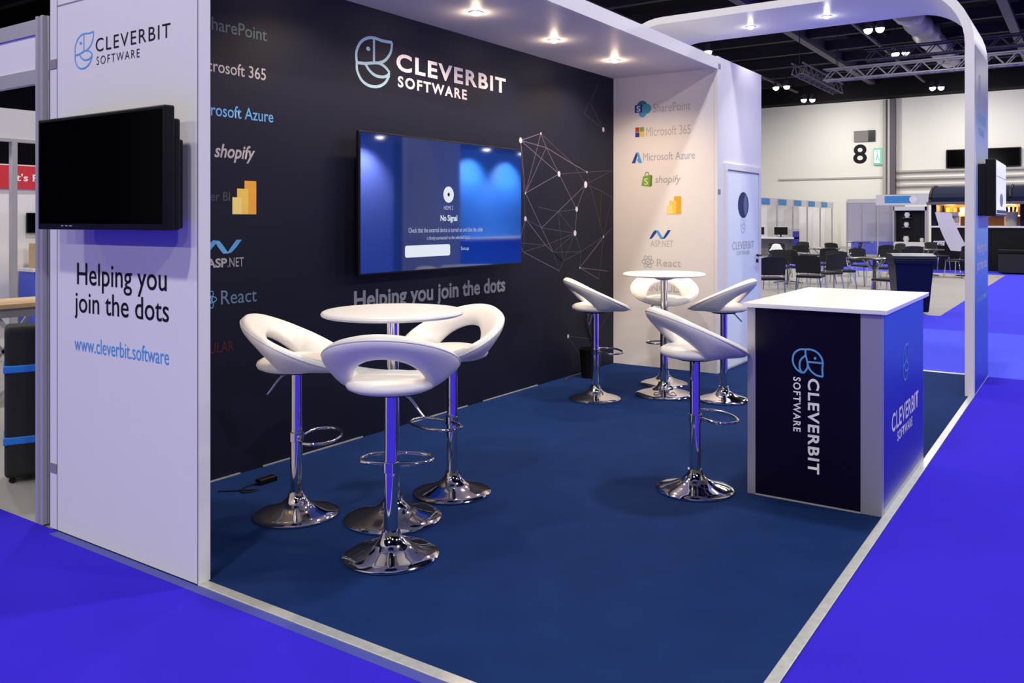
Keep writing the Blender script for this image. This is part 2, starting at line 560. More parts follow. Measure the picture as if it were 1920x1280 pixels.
# ---- left side wall (white, its print facing the aisle)
left = tag(MB().box((0.0, -D + 0.0, 0.003), (0.058, -0.035, 3.1)).build('wall_left', WHITE_WALL), kind='structure')
FL = F_left()
mb = MB()
mb.box((-0.0012, -D + 0.006, 2.531), (0.001, -0.035, 2.538)).box((-0.0012, -0.039, 0.003), (0.001, -0.034, 3.1))
mb.box((-0.0012, -D, 0.003), (0.001, -D + 0.004, 3.1))
mb.build('panel_seam', GREY_PLASTIC, left)
post = MB().box((0.0, -0.034, 0.003), (0.058, 0.03, 3.1)).build('edge_post', WHITE, left)
for z in (2.235, 0.275):
    MB().box((-0.004, -0.033, z), (0.02, 0.028, z + 0.045)).build('clamp', GREY_PLASTIC, left)
emblem(FL, 0.195, 0.36, 2.21, 2.375, AZURE_PRINT, left, 0.045)
lettering('CLEVERBIT', FL, 0.378, 0.957, 2.275, 2.337, BLACK_PRINT, left, bold=0.0, space=1.2)
lettering('SOFTWARE', FL, 0.385, 0.73, 2.215, 2.253, BLACK_PRINT, left, bold=-0.008, space=1.3)
lettering('Helping you', FL, 0.217, 0.93, 1.165, 1.30, BLACK_PRINT, left, bold=0.004)
lettering('join the dots', FL, 0.195, 0.946, 1.035, 1.165, BLACK_PRINT, left, bold=0.004)
lettering('www.cleverbit.software', FL, 0.194, 0.946, 0.885, 0.955, BLUE_PRINT, left, bold=0.0)

# ---- storage closet closing the far end
closet = tag(MB().box((X1, -D, 0.0), (X2, 0.05, 3.105)).build('wall_right', WHITE_WALL), kind='structure')
MB().box((X1 - 0.002, -D - 0.003, 0.0), (X1 + 0.075, -D + 0.03, 3.105)).build('edge_post', WHITE, closet)
for z in (2.985, 1.755):
    MB().box((X1 + 0.01, -D - 0.006, z), (X1 + 0.075, -D, z + 0.05)).build('clamp', GREY_PLASTIC, closet)
FC = F_left(X1, 0, 0)
MB().box((X1 - 0.001, -D + 0.028, 0.0), (X1 + 0.001, -D + 0.032, 2.98)).build('panel_seam', GREY_PLASTIC, closet)
# round teal mark, squares, letter mark, bag, bars, waves, atom
flat(MB().disc((0.335, 2.67), 0.062, FC, 0.0012), 'round_mark', TEAL_PRINT, closet)
flat(MB().disc((0.385, 2.645), 0.052, FC, 0.0015), 'round_mark', TEAL_LIGHT, closet)
flat(MB().disc((0.34, 2.60), 0.042, FC, 0.0018), 'round_mark', AZURE_PRINT, closet)
flat(MB().poly([(0.25, 2.61), (0.335, 2.61), (0.335, 2.69), (0.25, 2.69)], FC, 0.0021), 'square_mark', DEEP_BLUE, closet)
lettering('S', FC, 0.27, 0.315, 2.62, 2.68, WHITE_PRINT, closet, bold=0.02, lift=0.0026)
lettering('SharePoint', FC, 0.46, 0.868, 2.60, 2.69, PALE_GREY_PRINT, closet)
for (a, b), m_ in (((0, 1), RED_PRINT), ((1, 1), GREEN_PRINT), ((0, 0), DEEP_BLUE), ((1, 0), YELLOW_PRINT)):
    x, y = 0.256 + a * 0.053, 2.358 + b * 0.053
    flat(MB().poly([(x, y), (x + 0.048, y), (x + 0.048, y + 0.048), (x, y + 0.048)], FC), 'square_mark', m_, closet)
lettering('Microsoft 365', FC, 0.38, 0.868, 2.36, 2.455, PALE_GREY_PRINT, closet)
flat(MB().poly([(0.215, 2.09), (0.255, 2.09), (0.29, 2.20), (0.265, 2.20)], FC), 'letter_mark', DEEP_BLUE, closet)
flat(MB().poly([(0.265, 2.20), (0.295, 2.20), (0.335, 2.09), (0.295, 2.09), (0.275, 2.125), (0.29, 2.14)], FC, 0.0016), 'letter_mark', BLUE_PRINT, closet)
lettering('Microsoft Azure', FC, 0.345, 0.914, 2.11, 2.19, mat('faded_blue_print', (0.36, 0.42, 0.52), 0.5), closet)
flat(MB().poly([(0.325, 1.855), (0.43, 1.84), (0.445, 1.95), (0.43, 1.965), (0.345, 1.95)], FC), 'bag_mark', GREEN_PRINT, closet)
flat(MB().poly([(0.42, 1.842), (0.445, 1.85), (0.45, 1.955), (0.43, 1.965)], FC, 0.0016), 'bag_mark', DGREEN_PRINT, closet)
flat(MB().ribbon(spline([(0.365, 1.95), (0.375, 1.985), (0.40, 1.99), (0.415, 1.955)], 5), 0.008, FC), 'bag_mark', DGREEN_PRINT, closet)
lettering('S', FC, 0.36, 0.40, 1.865, 1.93, WHITE_PRINT, closet, lift=0.003)
lettering('shopify', FC, 0.48, 0.765, 1.855, 1.955, GREY_PRINT, closet, bold=0.01, shear=0.2)
bars(FC, 0.61, 0.768, 1.56, 1.74, closet)
waves(FC, 0.418, 0.655, 1.31, 1.40, BLUE_PRINT, DEEP_BLUE, closet)
lettering('ASP.NET', FC, 0.43, 0.68, 1.23, 1.295, PALE_GREY_PRINT, closet)
atom(FC, 0.40, 1.075, 0.068, mat('faded_slate_print', (0.40, 0.42, 0.45), 0.5), closet)
lettering('React', FC, 0.50, 0.765, 1.03, 1.105, PALE_GREY_PRINT, closet)
lettering('ANGULAR', FC, 0.36, 0.87, 0.775, 0.845, PALE_GREY_PRINT, closet)

# ---- closet door (faces the aisle)
FD = F_back(0, -D - 0.012, 0)
door = tag(MB().box((5.985, -D - 0.012, 0.02), (6.915, -D, 2.00)).build('door_1', DOOR_PRINT), kind='structure')
mb = MB()
mb.box((5.92, -D - 0.02, 0.003), (5.975, -D, 2.07)).box((6.925, -D - 0.02, 0.003), (6.985, -D, 2.07)).box((5.975, -D - 0.02, 2.01), (6.925, -D, 2.07))
mb.build('door_frame', WHITE, door)
MB().box((5.99, -D - 0.021, 2.004), (6.91, -D - 0.008, 2.012)).build('top_gap', GREY_PLASTIC, door)
flat(MB().disc((6.44, 1.66), 0.16, FD, 0.002, ry=0.135), 'round_mark', mat('indigo_print', (0.012, 0.018, 0.07), 0.4), door)
flat(MB().disc((6.50, 1.66), 0.06, FD, 0.003, ry=0.11), 'round_mark', mat('slate_print', (0.10, 0.14, 0.26), 0.4), door)
emblem(FD, 6.36, 6.51, 1.37, 1.55, mat('pale_blue_print', (0.42, 0.60, 0.74), 0.5), door, 0.05)
lettering('CLEVERBIT', FD, 6.12, 6.77, 1.20, 1.28, GREY_PRINT, door, space=1.1)
lettering('SOFTWARE', FD, 6.24, 6.64, 1.14, 1.18, GREY_PRINT, door, space=1.1)
mb = MB().lathe([(0.0, 0), (0.022, 0), (0.022, 0.01), (0, 0.01)], seg=16)
hd = MB()
hd.tube([(6.86, -D - 0.012, 1.12), (6.86, -D - 0.06, 1.12)], 0.012).tube([(6.87, -D - 0.06, 1.12), (6.76, -D - 0.06, 1.12)], 0.011)
hd.build('handle', BLACK, door, smooth=True)
MB().tube([(6.86, -D - 0.012, 1.06), (6.86, -D - 0.028, 1.06)], 0.02).build('lock', BLACK, door, smooth=True)
mb.bm.free()

# ---- canopy over the back of the stand
can = thing('canopy', 'white flat canopy roofing the back of the stand between its end walls', 'canopy', (0, 0, 0))
mb = MB().box((0.059, -D + 0.02, H), (X1 - 0.001, -0.001, H + 0.09))
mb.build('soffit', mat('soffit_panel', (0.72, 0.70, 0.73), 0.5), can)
MB().box((0.0, -D - 0.012, H - 0.012), (X1 - 0.003, -D + 0.02, H + 0.10)).build('fascia', WHITE, can)


def downlight(x, y, z, label, lens, col, power, angle, group):
    t = thing('downlight', label, 'ceiling light', (x, y, z), 0, group)
    MB().lathe([(0.036, 0.0), (0.052, 0.0), (0.052, -0.006), (0.036, -0.008), (0.036, 0.0)], seg=28).build('rim', ALU, t, smooth=True)
    MB().lathe([(0.0, -0.024), (0.018, -0.022), (0.032, -0.012), (0.036, -0.002), (0.0, -0.001)], seg=28).build('lens', lens, t, smooth=True)
    ld = bpy.data.lights.new('downlight_beam', 'SPOT')
    ld.energy = power
    ld.color = col
    ld.spot_size = math.radians(angle)
    ld.spot_blend = 0.8
    ld.shadow_soft_size = 0.035
    lo = bpy.data.objects.new('downlight_beam', ld)
    COL.objects.link(lo)
    lo.parent = t
    lo.location = (0, 0, -0.03)
    pd = bpy.data.lights.new('lens_glow', 'POINT')  # extra point light, added for the glow around the lens
    pd.energy = power * (0.02 if z < 3.2 else 0.012)
    pd.color = col
    pd.shadow_soft_size = 0.02
    po = bpy.data.objects.new('lens_glow', pd)
    COL.objects.link(po)
    po.parent = t
    po.location = (0, 0, -0.05)
    return t


WARM, COOL = (1.0, 0.74, 0.48), (0.97, 0.97, 1.0)
downlight(1.58, -0.53, H, 'downlight in the canopy above the near high table', SPOT_ON, WARM, 85, 150, 'canopy downlights')
downlight(2.676, -0.53, H, 'lit canopy downlight above the big lettering, nearest the camera in view', SPOT_ON, WARM, 85, 150, 'canopy downlights')
downlight(3.772, -0.50, H, 'lit canopy downlight second of three, above the wall screen edge', SPOT_ON, WARM, 85, 150, 'canopy downlights')
downlight(4.83, -0.50, H, 'lit canopy downlight closest to the beige closet wall', SPOT_ON, WARM, 115, 150, 'canopy downlights')

# ---- arch at the far end
arch = thing('arch', 'white rounded arch spanning from closet to aisle with printed outer leg', 'arch', (0, 0, 0))


def arch_mesh(x0, x1, ya, yb, zt, r, th):
    def prof(off):
        rr = r - off
        P = [(ya - off, 0.0)]
        for k in range(13):
            a = k / 12 * PI / 2
            P.append((ya - r + rr * math.cos(a), zt - r + rr * math.sin(a)))
        for k in range(13):
            a = PI / 2 + k / 12 * PI / 2
            P.append((yb + r + rr * math.cos(a), zt - r + rr * math.sin(a)))
        P.append((yb + off, 0.0))
        return P
    mb = MB()
    A, B = prof(0), prof(th)
    v = [[mb.bm.verts.new((x, y, z)) for (y, z) in P] for x in (x0, x1) for P in (A, B)]
    a0, b0, a1, b1 = v
    n = len(A)
    for i in range(n - 1):
        mb.bm.faces.new((a0[i], a0[i + 1], b0[i + 1], b0[i]))
        mb.bm.faces.new((a1[i], b1[i], b1[i + 1], a1[i + 1]))
        mb.bm.faces.new((a0[i], a1[i], a1[i + 1], a0[i + 1]))
        mb.bm.faces.new((b0[i], b0[i + 1], b1[i + 1], b1[i]))
    for i in (0, n - 1):
        mb.bm.faces.new((a0[i], b0[i], b1[i], a1[i]))
    return mb


arch_mesh(5.915, 7.0, 0.13, -W1, 3.61, 0.6, 0.072).build('frame', WHITE, arch, smooth=True)
FK = F_back(0, -W1 - 0.004, 0)
MB().box((5.965, -W1 - 0.004, 0.02), (6.985, -W1 + 0.001, 3.0)).build('print_panel', COLUMN_PRINT, arch)
emblem(FK, 6.2, 6.36, 2.62, 2.78, mat('violet_print', (0.36, 0.34, 0.75), 0.5), arch, 0.06)
lettering('CLEVERBIT', FK, 6.12, 6.85, 2.36, 2.46, SKY_PRINT, arch, bold=0.02)
lettering('SOFTWARE', FK, 6.22, 6.66, 2.25, 2.32, SKY_PRINT, arch, bold=0.02)
lettering('Helping you', FK, 6.08, 6.85, 1.18, 1.31, WHITE_PRINT, arch, bold=0.01)
lettering('join the dots', FK, 6.06, 6.87, 1.03, 1.16, WHITE_PRINT, arch, bold=0.01)
lettering('www.cleverbit.software', FK, 6.06, 6.87, 0.78, 0.85, SKY_PRINT, arch, bold=0.01)
downlight(6.553, -1.196, 3.538, 'cream lit downlight under the arch, nearer the closet', SPOT_ON, (1, 0.93, 0.8), 45, 110, 'arch downlights')
downlight(6.52, -1.989, 3.538, 'bright white downlight in the middle of the arch underside', SPOT_COOL, COOL, 60, 110, 'arch downlights')

# ================================================================== SCREENS
tv = thing('wall_screen', 'large lit blue screen on the navy back wall under the big lettering', 'screen', (2.9, 0, 1.615))
MB().box((-0.97, -0.115, -0.49), (0.96, -0.088, 0.49)).build('casing', BLACK, tv, bevel=0.006)
MB().box((-0.62, -0.089, -0.32), (0.62, -0.03, 0.30)).build('back_cover', BLACK, tv, bevel=0.01)
MB().box((-0.2, -0.032, -0.2), (0.2, 0.0, 0.2)).build('wall_bracket', GREY_PLASTIC, tv)


def screen_mat():
    m = mat('lit_screen', (0.002, 0.004, 0.02), 0.04, spec=0.9)
    nt = m.node_tree
    b = nt.nodes['Principled BSDF']
    tc = nt.nodes.new('ShaderNodeTexCoord')
    s = nt.nodes.new('ShaderNodeSeparateXYZ')
    nt.links.new(tc.outputs['Object'], s.inputs[0])
    mr = nt.nodes.new('ShaderNodeMapRange')
    mr.inputs['From Min'].default_value = -0.97
    mr.inputs['From Max'].default_value = 0.97
    nt.links.new(s.outputs[0], mr.inputs['Value'])
    r = nt.nodes.new('ShaderNodeValToRGB')
    e = r.color_ramp.elements
    while len(e) < 4:
        e.new(0.5)
    for el, (p, c) in zip(e, [(0, (0.003, 0.018, 0.14)), (0.35, (0.003, 0.016, 0.10)), (0.65, (0.002, 0.024, 0.17)), (1, (0.003, 0.016, 0.11))]):
        el.position = p
        el.color = (*c, 1)
    nt.links.new(mr.outputs[0], r.inputs[0])
    nt.links.new(r.outputs[0], b.inputs['Emission Color'])
    b.inputs['Emission Strength'].default_value = 1.0
    return m


scr = MB().box((-0.955, -0.1185, -0.475), (0.945, -0.114, 0.478)).build('screen', screen_mat(), tv)
UI = mat('screen_glyphs', (0.0, 0.0, 0.0), 0.5, emit=(0.85, 0.92, 1.0), estr=0.85)
UI_DIM = mat('screen_small_glyphs', (0, 0, 0), 0.5, emit=(0.55, 0.62, 0.85), estr=0.8)
FT = F_back(0, -0.1187, 0)
flat(MB().disc((-0.03, 0.08), 0.062, FT, 0.001), 'screen_icon', UI, scr)
flat(MB().disc((-0.03, 0.08), 0.014, FT, 0.0016), 'screen_icon', BLACK, scr)
lettering('HDMI 2', FT, -0.085, 0.025, -0.035, -0.005, UI_DIM, scr, lift=0.001)
lettering('No Signal', FT, -0.125, 0.075, -0.135, -0.075, UI, scr, bold=0.02, lift=0.001)
lettering('Check that the external device is turned on and that the cable', FT, -0.48, 0.40, -0.205, -0.170, UI_DIM, scr, lift=0.001)
lettering('is firmly connected to the selected input', FT, -0.28, 0.23, -0.268, -0.233, UI_DIM, scr, lift=0.001)
pts = []
for cx, cy, a0 in ((-0.03, -0.315, 0), (-0.50, -0.315, 1), (-0.50, -0.365, 2), (-0.03, -0.365, 3)):
    for k in range(5):
        a = (a0 + k / 4) * PI / 2
        pts.append((cx + 0.018 * math.cos(a), cy + 0.018 * math.sin(a)))
flat(MB().poly(pts, FT, 0.001), 'screen_button', UI, scr)
lettering('Setup', FT, 0.12, 0.22, -0.355, -0.32, UI_DIM, scr, lift=0.001)

tv = thing('side_screen', 'switched off black screen standing out from the white end wall', 'screen', (0, -0.655, 1.71))
MB().box((-0.150, -0.492, -0.252), (-0.105, 0.495, 0.25)).build('casing', BLACK, tv, bevel=0.006)
MB().box((-0.1512, -0.475, -0.225), (-0.149, 0.478, 0.235)).build('screen', BLACK_GLOSS, tv)
MB().box((-0.106, -0.485, -0.25), (-0.075, 0.45, 0.20)).build('back_cover', BLACK, tv, bevel=0.008)
MB().box((-0.076, -0.46, -0.245), (-0.045, 0.42, 0.12)).build('speaker_back', BLACK, tv, bevel=0.008)
MB().box((-0.046, -0.25, -0.15), (-0.0005, 0.25, 0.10)).build('wall_bracket', GREY_PLASTIC, tv)
mb = MB()
for k in range(3):
    mb.box((-0.1520, 0.27 - k * 0.035, -0.237), (-0.1495, 0.29 - k * 0.035, -0.233))
mb.build('indicator', GREY_PRINT, tv)

tv = thing('column_screen', 'black screen with a white lit page mounted on the outer leg of the arch', 'screen', (6.6, -W1 - 0.004, 1.78))
MB().box((-0.48, -0.140, -0.245), (0.50, -0.06, 0.25)).build('casing', BLACK, tv, bevel=0.006)
MB().box((-0.47, -0.061, -0.24), (0.46, 0.0, 0.21)).build('back_cover', BLACK, tv)
scr = MB().box((-0.455, -0.1425, -0.225), (0.485, -0.139, 0.24)).build('screen', mat('lit_page', (0.02, 0.02, 0.02), 0.2, emit=(0.72, 0.74, 0.86), estr=0.9), tv)
FP = F_back(0, -0.1427, 0)
flat(MB().poly([(-0.45, -0.22), (0.475, -0.22), (0.475, -0.19), (-0.45, -0.19)], FP), 'page_band', mat('page_dark', (0.02, 0.02, 0.03), 0.4), scr)
flat(MB().poly([(-0.45, 0.10), (0.475, 0.10), (0.475, 0.106), (-0.45, 0.106)], FP), 'page_rule', GREY_PRINT, scr)
flat(MB().disc((0.0, -0.10), 0.16, FP, ry=0.06), 'page_picture', GREY_PRINT, scr)

# ================================================================== COUNTER
CX0, CX1, CY0, CY1 = 2.389, 3.619, -3.326, -2.627
ct = thing('reception_counter', 'navy reception counter with white top and vertical white lettering', 'counter', (0, 0, 0))
MB().box((CX0 + 0.004, CY0 + 0.004, 0.006), (CX1 - 0.004, CY1 - 0.004, 1.024)).build('body', COUNTER_FRONT, ct)
SILV = mat('counter_silver', (0.46, 0.45, 0.52), 0.38, 0.55)
for (x, y, sx, sy) in ((CX0, CY0, 0.05, 0.105), (CX0, CY1 - 0.045, 0.05, 0.045), (CX1 - 0.012, CY0, 0.012, 0.012), (CX1 - 0.05, CY1 - 0.05, 0.05, 0.05)):
    MB().box((x, y, 0.0), (x + sx, y + sy, 1.024)).build('corner_post', SILV, ct, bevel=0.003)
MB().box((CX0 + 0.052, CY0 - 0.001, 0.03), (CX1 - 0.014, CY0 + 0.006, 1.024)).build('side_panel', COUNTER_SIDE, ct)
mb = MB().box((CX0 + 0.0005, CY0 + 0.106, 0.0), (CX0 + 0.006, CY1 - 0.046, 0.008)).box((CX0 + 0.052, CY0 - 0.002, 0.0), (CX1 - 0.013, CY0 + 0.006, 0.03))
mb.build('kick_strip', ALU_TRIM, ct)
MB().box((2.362, -3.354, 1.0245), (3.652, -2.608, 1.048)).build('countertop', mat('counter_white', (0.92, 0.92, 0.92), 0.3), ct, bevel=0.003)
# vertical logo on the front face: text runs downwards, so u points down and v towards +(-y)
FV = (Vector((CX0 + 0.003, 0, 0)), Vector((0, 0, -1)), Vector((0, -1, 0)))
lettering('CLEVERBIT', FV, -0.665, -0.165, 2.955, 3.015, WHITE_PRINT, ct, bold=0.025, space=1.15)
lettering('SOFTWARE', FV, -0.665, -0.375, 2.878, 2.918, WHITE_PRINT, ct, bold=0.02, space=1.2)
emblem(FV, -0.82, -0.68, 2.875, 3.035, AZURE_PRINT, ct, 0.06)
FS = F_back(0, CY0 - 0.001, 0)
emblem(FS, 2.93, 3.10, 0.60, 0.80, AZURE_PRINT, ct, 0.055)
lettering('CLEVERBIT', FS, 2.62, 3.42, 0.375, 0.475, WHITE_PRINT, ct, bold=0.02, space=1.1)
lettering('SOFTWARE', FS, 2.77, 3.22, 0.30, 0.355, WHITE_PRINT, ct, bold=0.02, space=1.15)

# ================================================================== STOOLS AND TABLES
BASE_PROF = [(0.0, 0.012), (0.195, 0.012), (0.205, 0.0), (0.213, 0.003), (0.214, 0.010), (0.205, 0.017), (0.175, 0.027), (0.135, 0.038), (0.10, 0.050),
             (0.072, 0.064), (0.053, 0.082), (0.043, 0.10), (0.040, 0.118), (0.0, 0.119)]
TILT = math.tan(math.radians(25))


def ring_mesh():
    mb = MB()
    N, K = 64, 18
    rings = []
    for i in range(N):
        t = 2 * PI * i / N                                  # 0 = front of the stool
        ct_, st_ = math.cos(t), math.sin(t)
        f = 0.5 + 0.5 * ct_                                 # 1 at the front, 0 at the rear
        ro_x, ro_y = 0.272, 0.300
        bx, by = ro_x * ct_ + 0.012, ro_y * st_             # rim point
        zrim = 0.885 - TILT * (bx - 0.012)
        g = 1 - f                                           # 0 front .. 1 rear
        drop = 0.03 + 0.125 * min(1, g / 0.42) ** 0.8 - 0.060 * max(0, (g - 0.60) / 0.40) ** 1.2
        w = 0.105 + 0.045 * f
        th = 0.036 - 0.008 * f
        rad = Vector((ct_, st_ * 0.95, 0)).normalized()
        rim = Vector((bx, by, zrim))
        inn = rim - rad * w + Vector((0, 0, -drop))
        inn.z = max(inn.z, 0.765)
        ax = (inn - rim)
        ctr = rim + ax * 0.5
        a = ax.length / 2
        ax.normalize()
        nrm = Vector((-rad.x * ax.z, -rad.y * ax.z, (rad.x * ax.x + rad.y * ax.y)))
        nrm.normalize()
        ring = []
        for k in range(K):
            ph = 2 * PI * k / K
            c, s = math.cos(ph), math.sin(ph)
            c = math.copysign(abs(c) ** 0.75, c)
            s = math.copysign(abs(s) ** 0.8, s)
            ring.append(mb.bm.verts.new(ctr + ax * (a * c) + nrm * (th * s)))
        rings.append(ring)
    for i in range(N):
        A, B = rings[i], rings[(i + 1) % N]
        for k in range(K):
            mb.bm.faces.new((A[k], A[(k + 1) % K], B[(k + 1) % K], B[k]))
    return mb


def rim_line(off_r, off_z):
    pts = []
    for i in range(64):
        t = 2 * PI * i / 64
        bx, by = (0.272 + off_r) * math.cos(t) + 0.012, (0.300 + off_r) * math.sin(t)
        pts.append((bx, by, 0.885 - TILT * (0.272 * math.cos(t)) + off_z))
    return pts


def make_stool(label, group):
    t = thing('bar_stool', label, 'bar stool', (0, 0, 0), 0, group)
    MB().lathe(BASE_PROF, seg=56).build('base', CHROME, t, smooth=True)
    MB().lathe([(0.031, 0.115), (0.031, 0.42), (0.029, 0.44), (0.029, 0.745)], seg=28).build('pole', CHROME, t, smooth=True)
    ft = MB()
    P = [(0.03, 0.028, 0.40), (0.045, 0.10, 0.40), (0.075, 0.155, 0.40), (0.14, 0.165, 0.40), (0.20, 0.12, 0.40), (0.225, 0.0, 0.40),
         (0.20, -0.12, 0.40), (0.14, -0.165, 0.40), (0.075, -0.155, 0.40), (0.045, -0.10, 0.40), (0.03, -0.028, 0.40)]
    ft.tube(spline(P, 6), 0.0085, 10)
    ft.build('footrest', CHROME, t, smooth=True)
    MB().lathe([(0.0315, 0.375), (0.038, 0.378), (0.038, 0.422), (0.0315, 0.425)], seg=24).build('collar', CHROME, t, smooth=True)
    MB().tube(spline([(-0.01, -0.03, 0.735), (-0.05, -0.09, 0.72), (-0.09, -0.15, 0.66), (-0.10, -0.165, 0.645)], 5), 0.006, 8).build('lever', CHROME, t, smooth=True)
    MB().lathe([(0.0, 0.728), (0.10, 0.728), (0.10, 0.745), (0, 0.745)], seg=24).build('mounting_plate', BLACK, t, smooth=True)
    pad = [(0.0, 0.738), (0.12, 0.739), (0.175, 0.745), (0.202, 0.757), (0.210, 0.772), (0.203, 0.788), (0.18, 0.800), (0.12, 0.812), (0.06, 0.817), (0.0, 0.818)]
    MB().lathe(pad, (0.003, 0, 0), 56, 0.95, 0.96).build('seat', LEATHER, t, smooth=True)
    rg = ring_mesh().build('backrest', LEATHER, t, smooth=True)
    MB().tube(rim_line(0.006, -0.012), 0.0045, 6, True).build('piping', PIPING, rg, smooth=True)
    return t


def R(d):
    return math.radians(d)


YAW = math.degrees(0.5857)     # heading of the view, used to read the stools' headings
G1, G2 = 'white stools round the near table', 'white stools round the far table'
stool = make_stool('white ring-backed stool nearest the camera, seen from behind', G1)
stool.location = (0.662, -1.598, 0)
stool.rotation_euler = (0, 0, R(YAW - 2))
dup(stool, (0.790, -0.825, 0), R(YAW - 89), 'white ring-backed stool beside the white end wall, left of near table', G1)
dup(stool, (1.499, -1.269, 0), R(YAW + 90 + 48), 'white ring-backed stool at the right of the near table', G1)
dup(stool, (4.057, -0.729, 0), R(YAW - 90 + 12), 'white ring-backed stool near the back corner, left of the far table', G2)
dup(stool, (4.975, -0.935, 0), R(YAW + 180 - 4), 'white ring-backed stool behind the far table against the beige wall', G2)
dup(stool, (4.612, -1.643, 0), R(YAW + 90 - 32), 'white ring-backed stool between far table and closet door', G2)
dup(stool, (2.282, -2.365, 0), R(YAW - 90 + 15), 'white ring-backed stool alone on the carpet left of the counter', 'white stools beside the counter')


def make_table(label, loc):
    t = thing('high_table', label, 'table', loc, 0, 'white round high tables')
    MB().lathe([(0.0, 1.022), (0.34, 1.022), (0.350, 1.026), (0.354, 1.034), (0.350, 1.043), (0.34, 1.048), (0, 1.048)], seg=72).build('tabletop', WHITE, t, smooth=True)
    MB().lathe([(r * 1.14, z) for r, z in BASE_PROF], seg=56).build('base', CHROME, t, smooth=True)
    MB().lathe([(0.033, 0.115), (0.033, 0.60), (0.030, 0.61), (0.030, 1.0)], seg=28).build('pole', CHROME, t, smooth=True)
    MB().lathe([(0.032, 0.985), (0.06, 0.99), (0.12, 1.012), (0.12, 1.022), (0.0, 1.022)], seg=28).build('top_plate', GREY_PLASTIC, t, smooth=True)
    return t


ta = make_table('white round high table in front of the wall screen, three stools round it', (1.02, -1.275, 0))
dup(ta, (4.54, -1.135, 0), 0, 'white round high table in front of the beige closet wall')

# ================================================================== SMALL THINGS ON THE FLOOR
ad = thing('power_adapter', 'small black power adapter on the navy carpet by the back wall', 'power adapter', (1.05, -0.27, 0))
MB().box((-0.06, -0.025, 0.0), (0.06, 0.025, 0.032)).build('case', BLACK, ad, bevel=0.006)
MB().tube(spline([(-0.06, 0, 0.015), (-0.14, 0.02, 0.005), (-0.20, -0.05, 0.005), (-0.12, -0.08, 0.005), (-0.26, 0.08, 0.005)], 6), 0.004, 6).build('cord', BLACK, ad, smooth=True)
cb = MB().tube(spline([(5.2, -0.008, 0.62), (5.18, -0.012, 0.45), (5.28, -0.012, 0.25), (5.22, -0.03, 0.03), (5.12, -0.05, 0.006), (4.76, -0.045, 0.006), (4.55, -0.14, 0.006)], 8), 0.007, 8)
tag(cb.build('power_cable', mat('grey_cable', (0.05, 0.05, 0.06), 0.4), smooth=True), 'dark power cable hanging down the back wall corner onto the carpet', 'cable')
bn = thing('waste_bin', 'small black waste bin in the dark back corner behind the stool', 'bin', (4.90, -0.20, 0))
MB().lathe([(0, 0.004), (0.085, 0.0), (0.105, 0.27), (0.10, 0.27), (0.08, 0.012), (0, 0.012)], seg=32).build('body', BLACK, bn, smooth=True)
MB().lathe([(0.10, 0.262), (0.109, 0.262), (0.109, 0.275), (0.10, 0.275), (0.10, 0.262)], seg=32).build('rim', BLACK, bn, smooth=True)

# ================================================================== NEIGHBOUR STAND BEHIND THE LEFT END
fr = thing('stand_partition', 'grey aluminium frame with white headboard beside the white end wall', 'stand frame', (0, 0, 0))
mb = MB().lathe([(0.0, 0.0), (0.028, 0.0), (0.028, 2.515), (0.0, 2.515)], (0.03, 0.13, -0.002), 8)
for a in range(4):
    c, s = math.cos(a * PI / 2 + 0.785), math.sin(a * PI / 2 + 0.785)
    mb.bar((0.03 + 0.033 * c, 0.13 + 0.033 * s, 0.0), (0.03 + 0.033 * c, 0.13 + 0.033 * s, 2.51), 0.022)
mb.build('post', ALU, fr)
MB().bar((0.03, 0.165, 2.468), (0.03, 2.2, 2.468), 0.03, 0.075).build('beam', ALU, fr)
MB().bar((0.03, 0.165, 2.22), (0.03, 2.2, 2.22), 0.03, 0.07).build('beam', ALU, fr)
MB().box((0.024, 0.165, 2.255), (0.034, 2.2, 2.431)).build('headboard', WHITE_WALL, fr)
mb = MB().box((0.03, 0.05, -0.002), (0.05, 0.085, 2.6))
mb.build('upright_panel', BLACK, fr)

s2 = thing('shell_stand', 'white shell stand with fascia and pale curtain far behind the frame', 'exhibition stand', (0, 0, 0))
MB().box((0.3, 5.5, 2.379), (5.0, 5.54, 2.70)).build('fascia', WHITE_WALL, s2)
MB().box((0.3, 5.49, 2.345), (5.0, 5.55, 2.379)).build('rail', ALU, s2)
MB().box((2.335, 5.48, -0.012), (2.39, 5.55, 2.345)).build('post', ALU, s2)
mb = MB()
n = 40
A = []
for i in range(n + 1):
    x = 0.6 + 1.72 * i / n
    y = 5.75 + 0.025 * math.sin(i * 1.9)
    A.append((mb.bm.verts.new((x, y, 0.0)), mb.bm.verts.new((x, y, 2.20))))
for a, b in zip(A, A[1:]):
    mb.bm.faces.new((a[0], b[0], b[1], a[1]))
cu = mb.build('curtain', mat('lilac_curtain', (0.66, 0.58, 0.70), 0.8), s2, smooth=True)
sm = cu.modifiers.new('thick', 'SOLIDIFY')
sm.thickness = 0.006

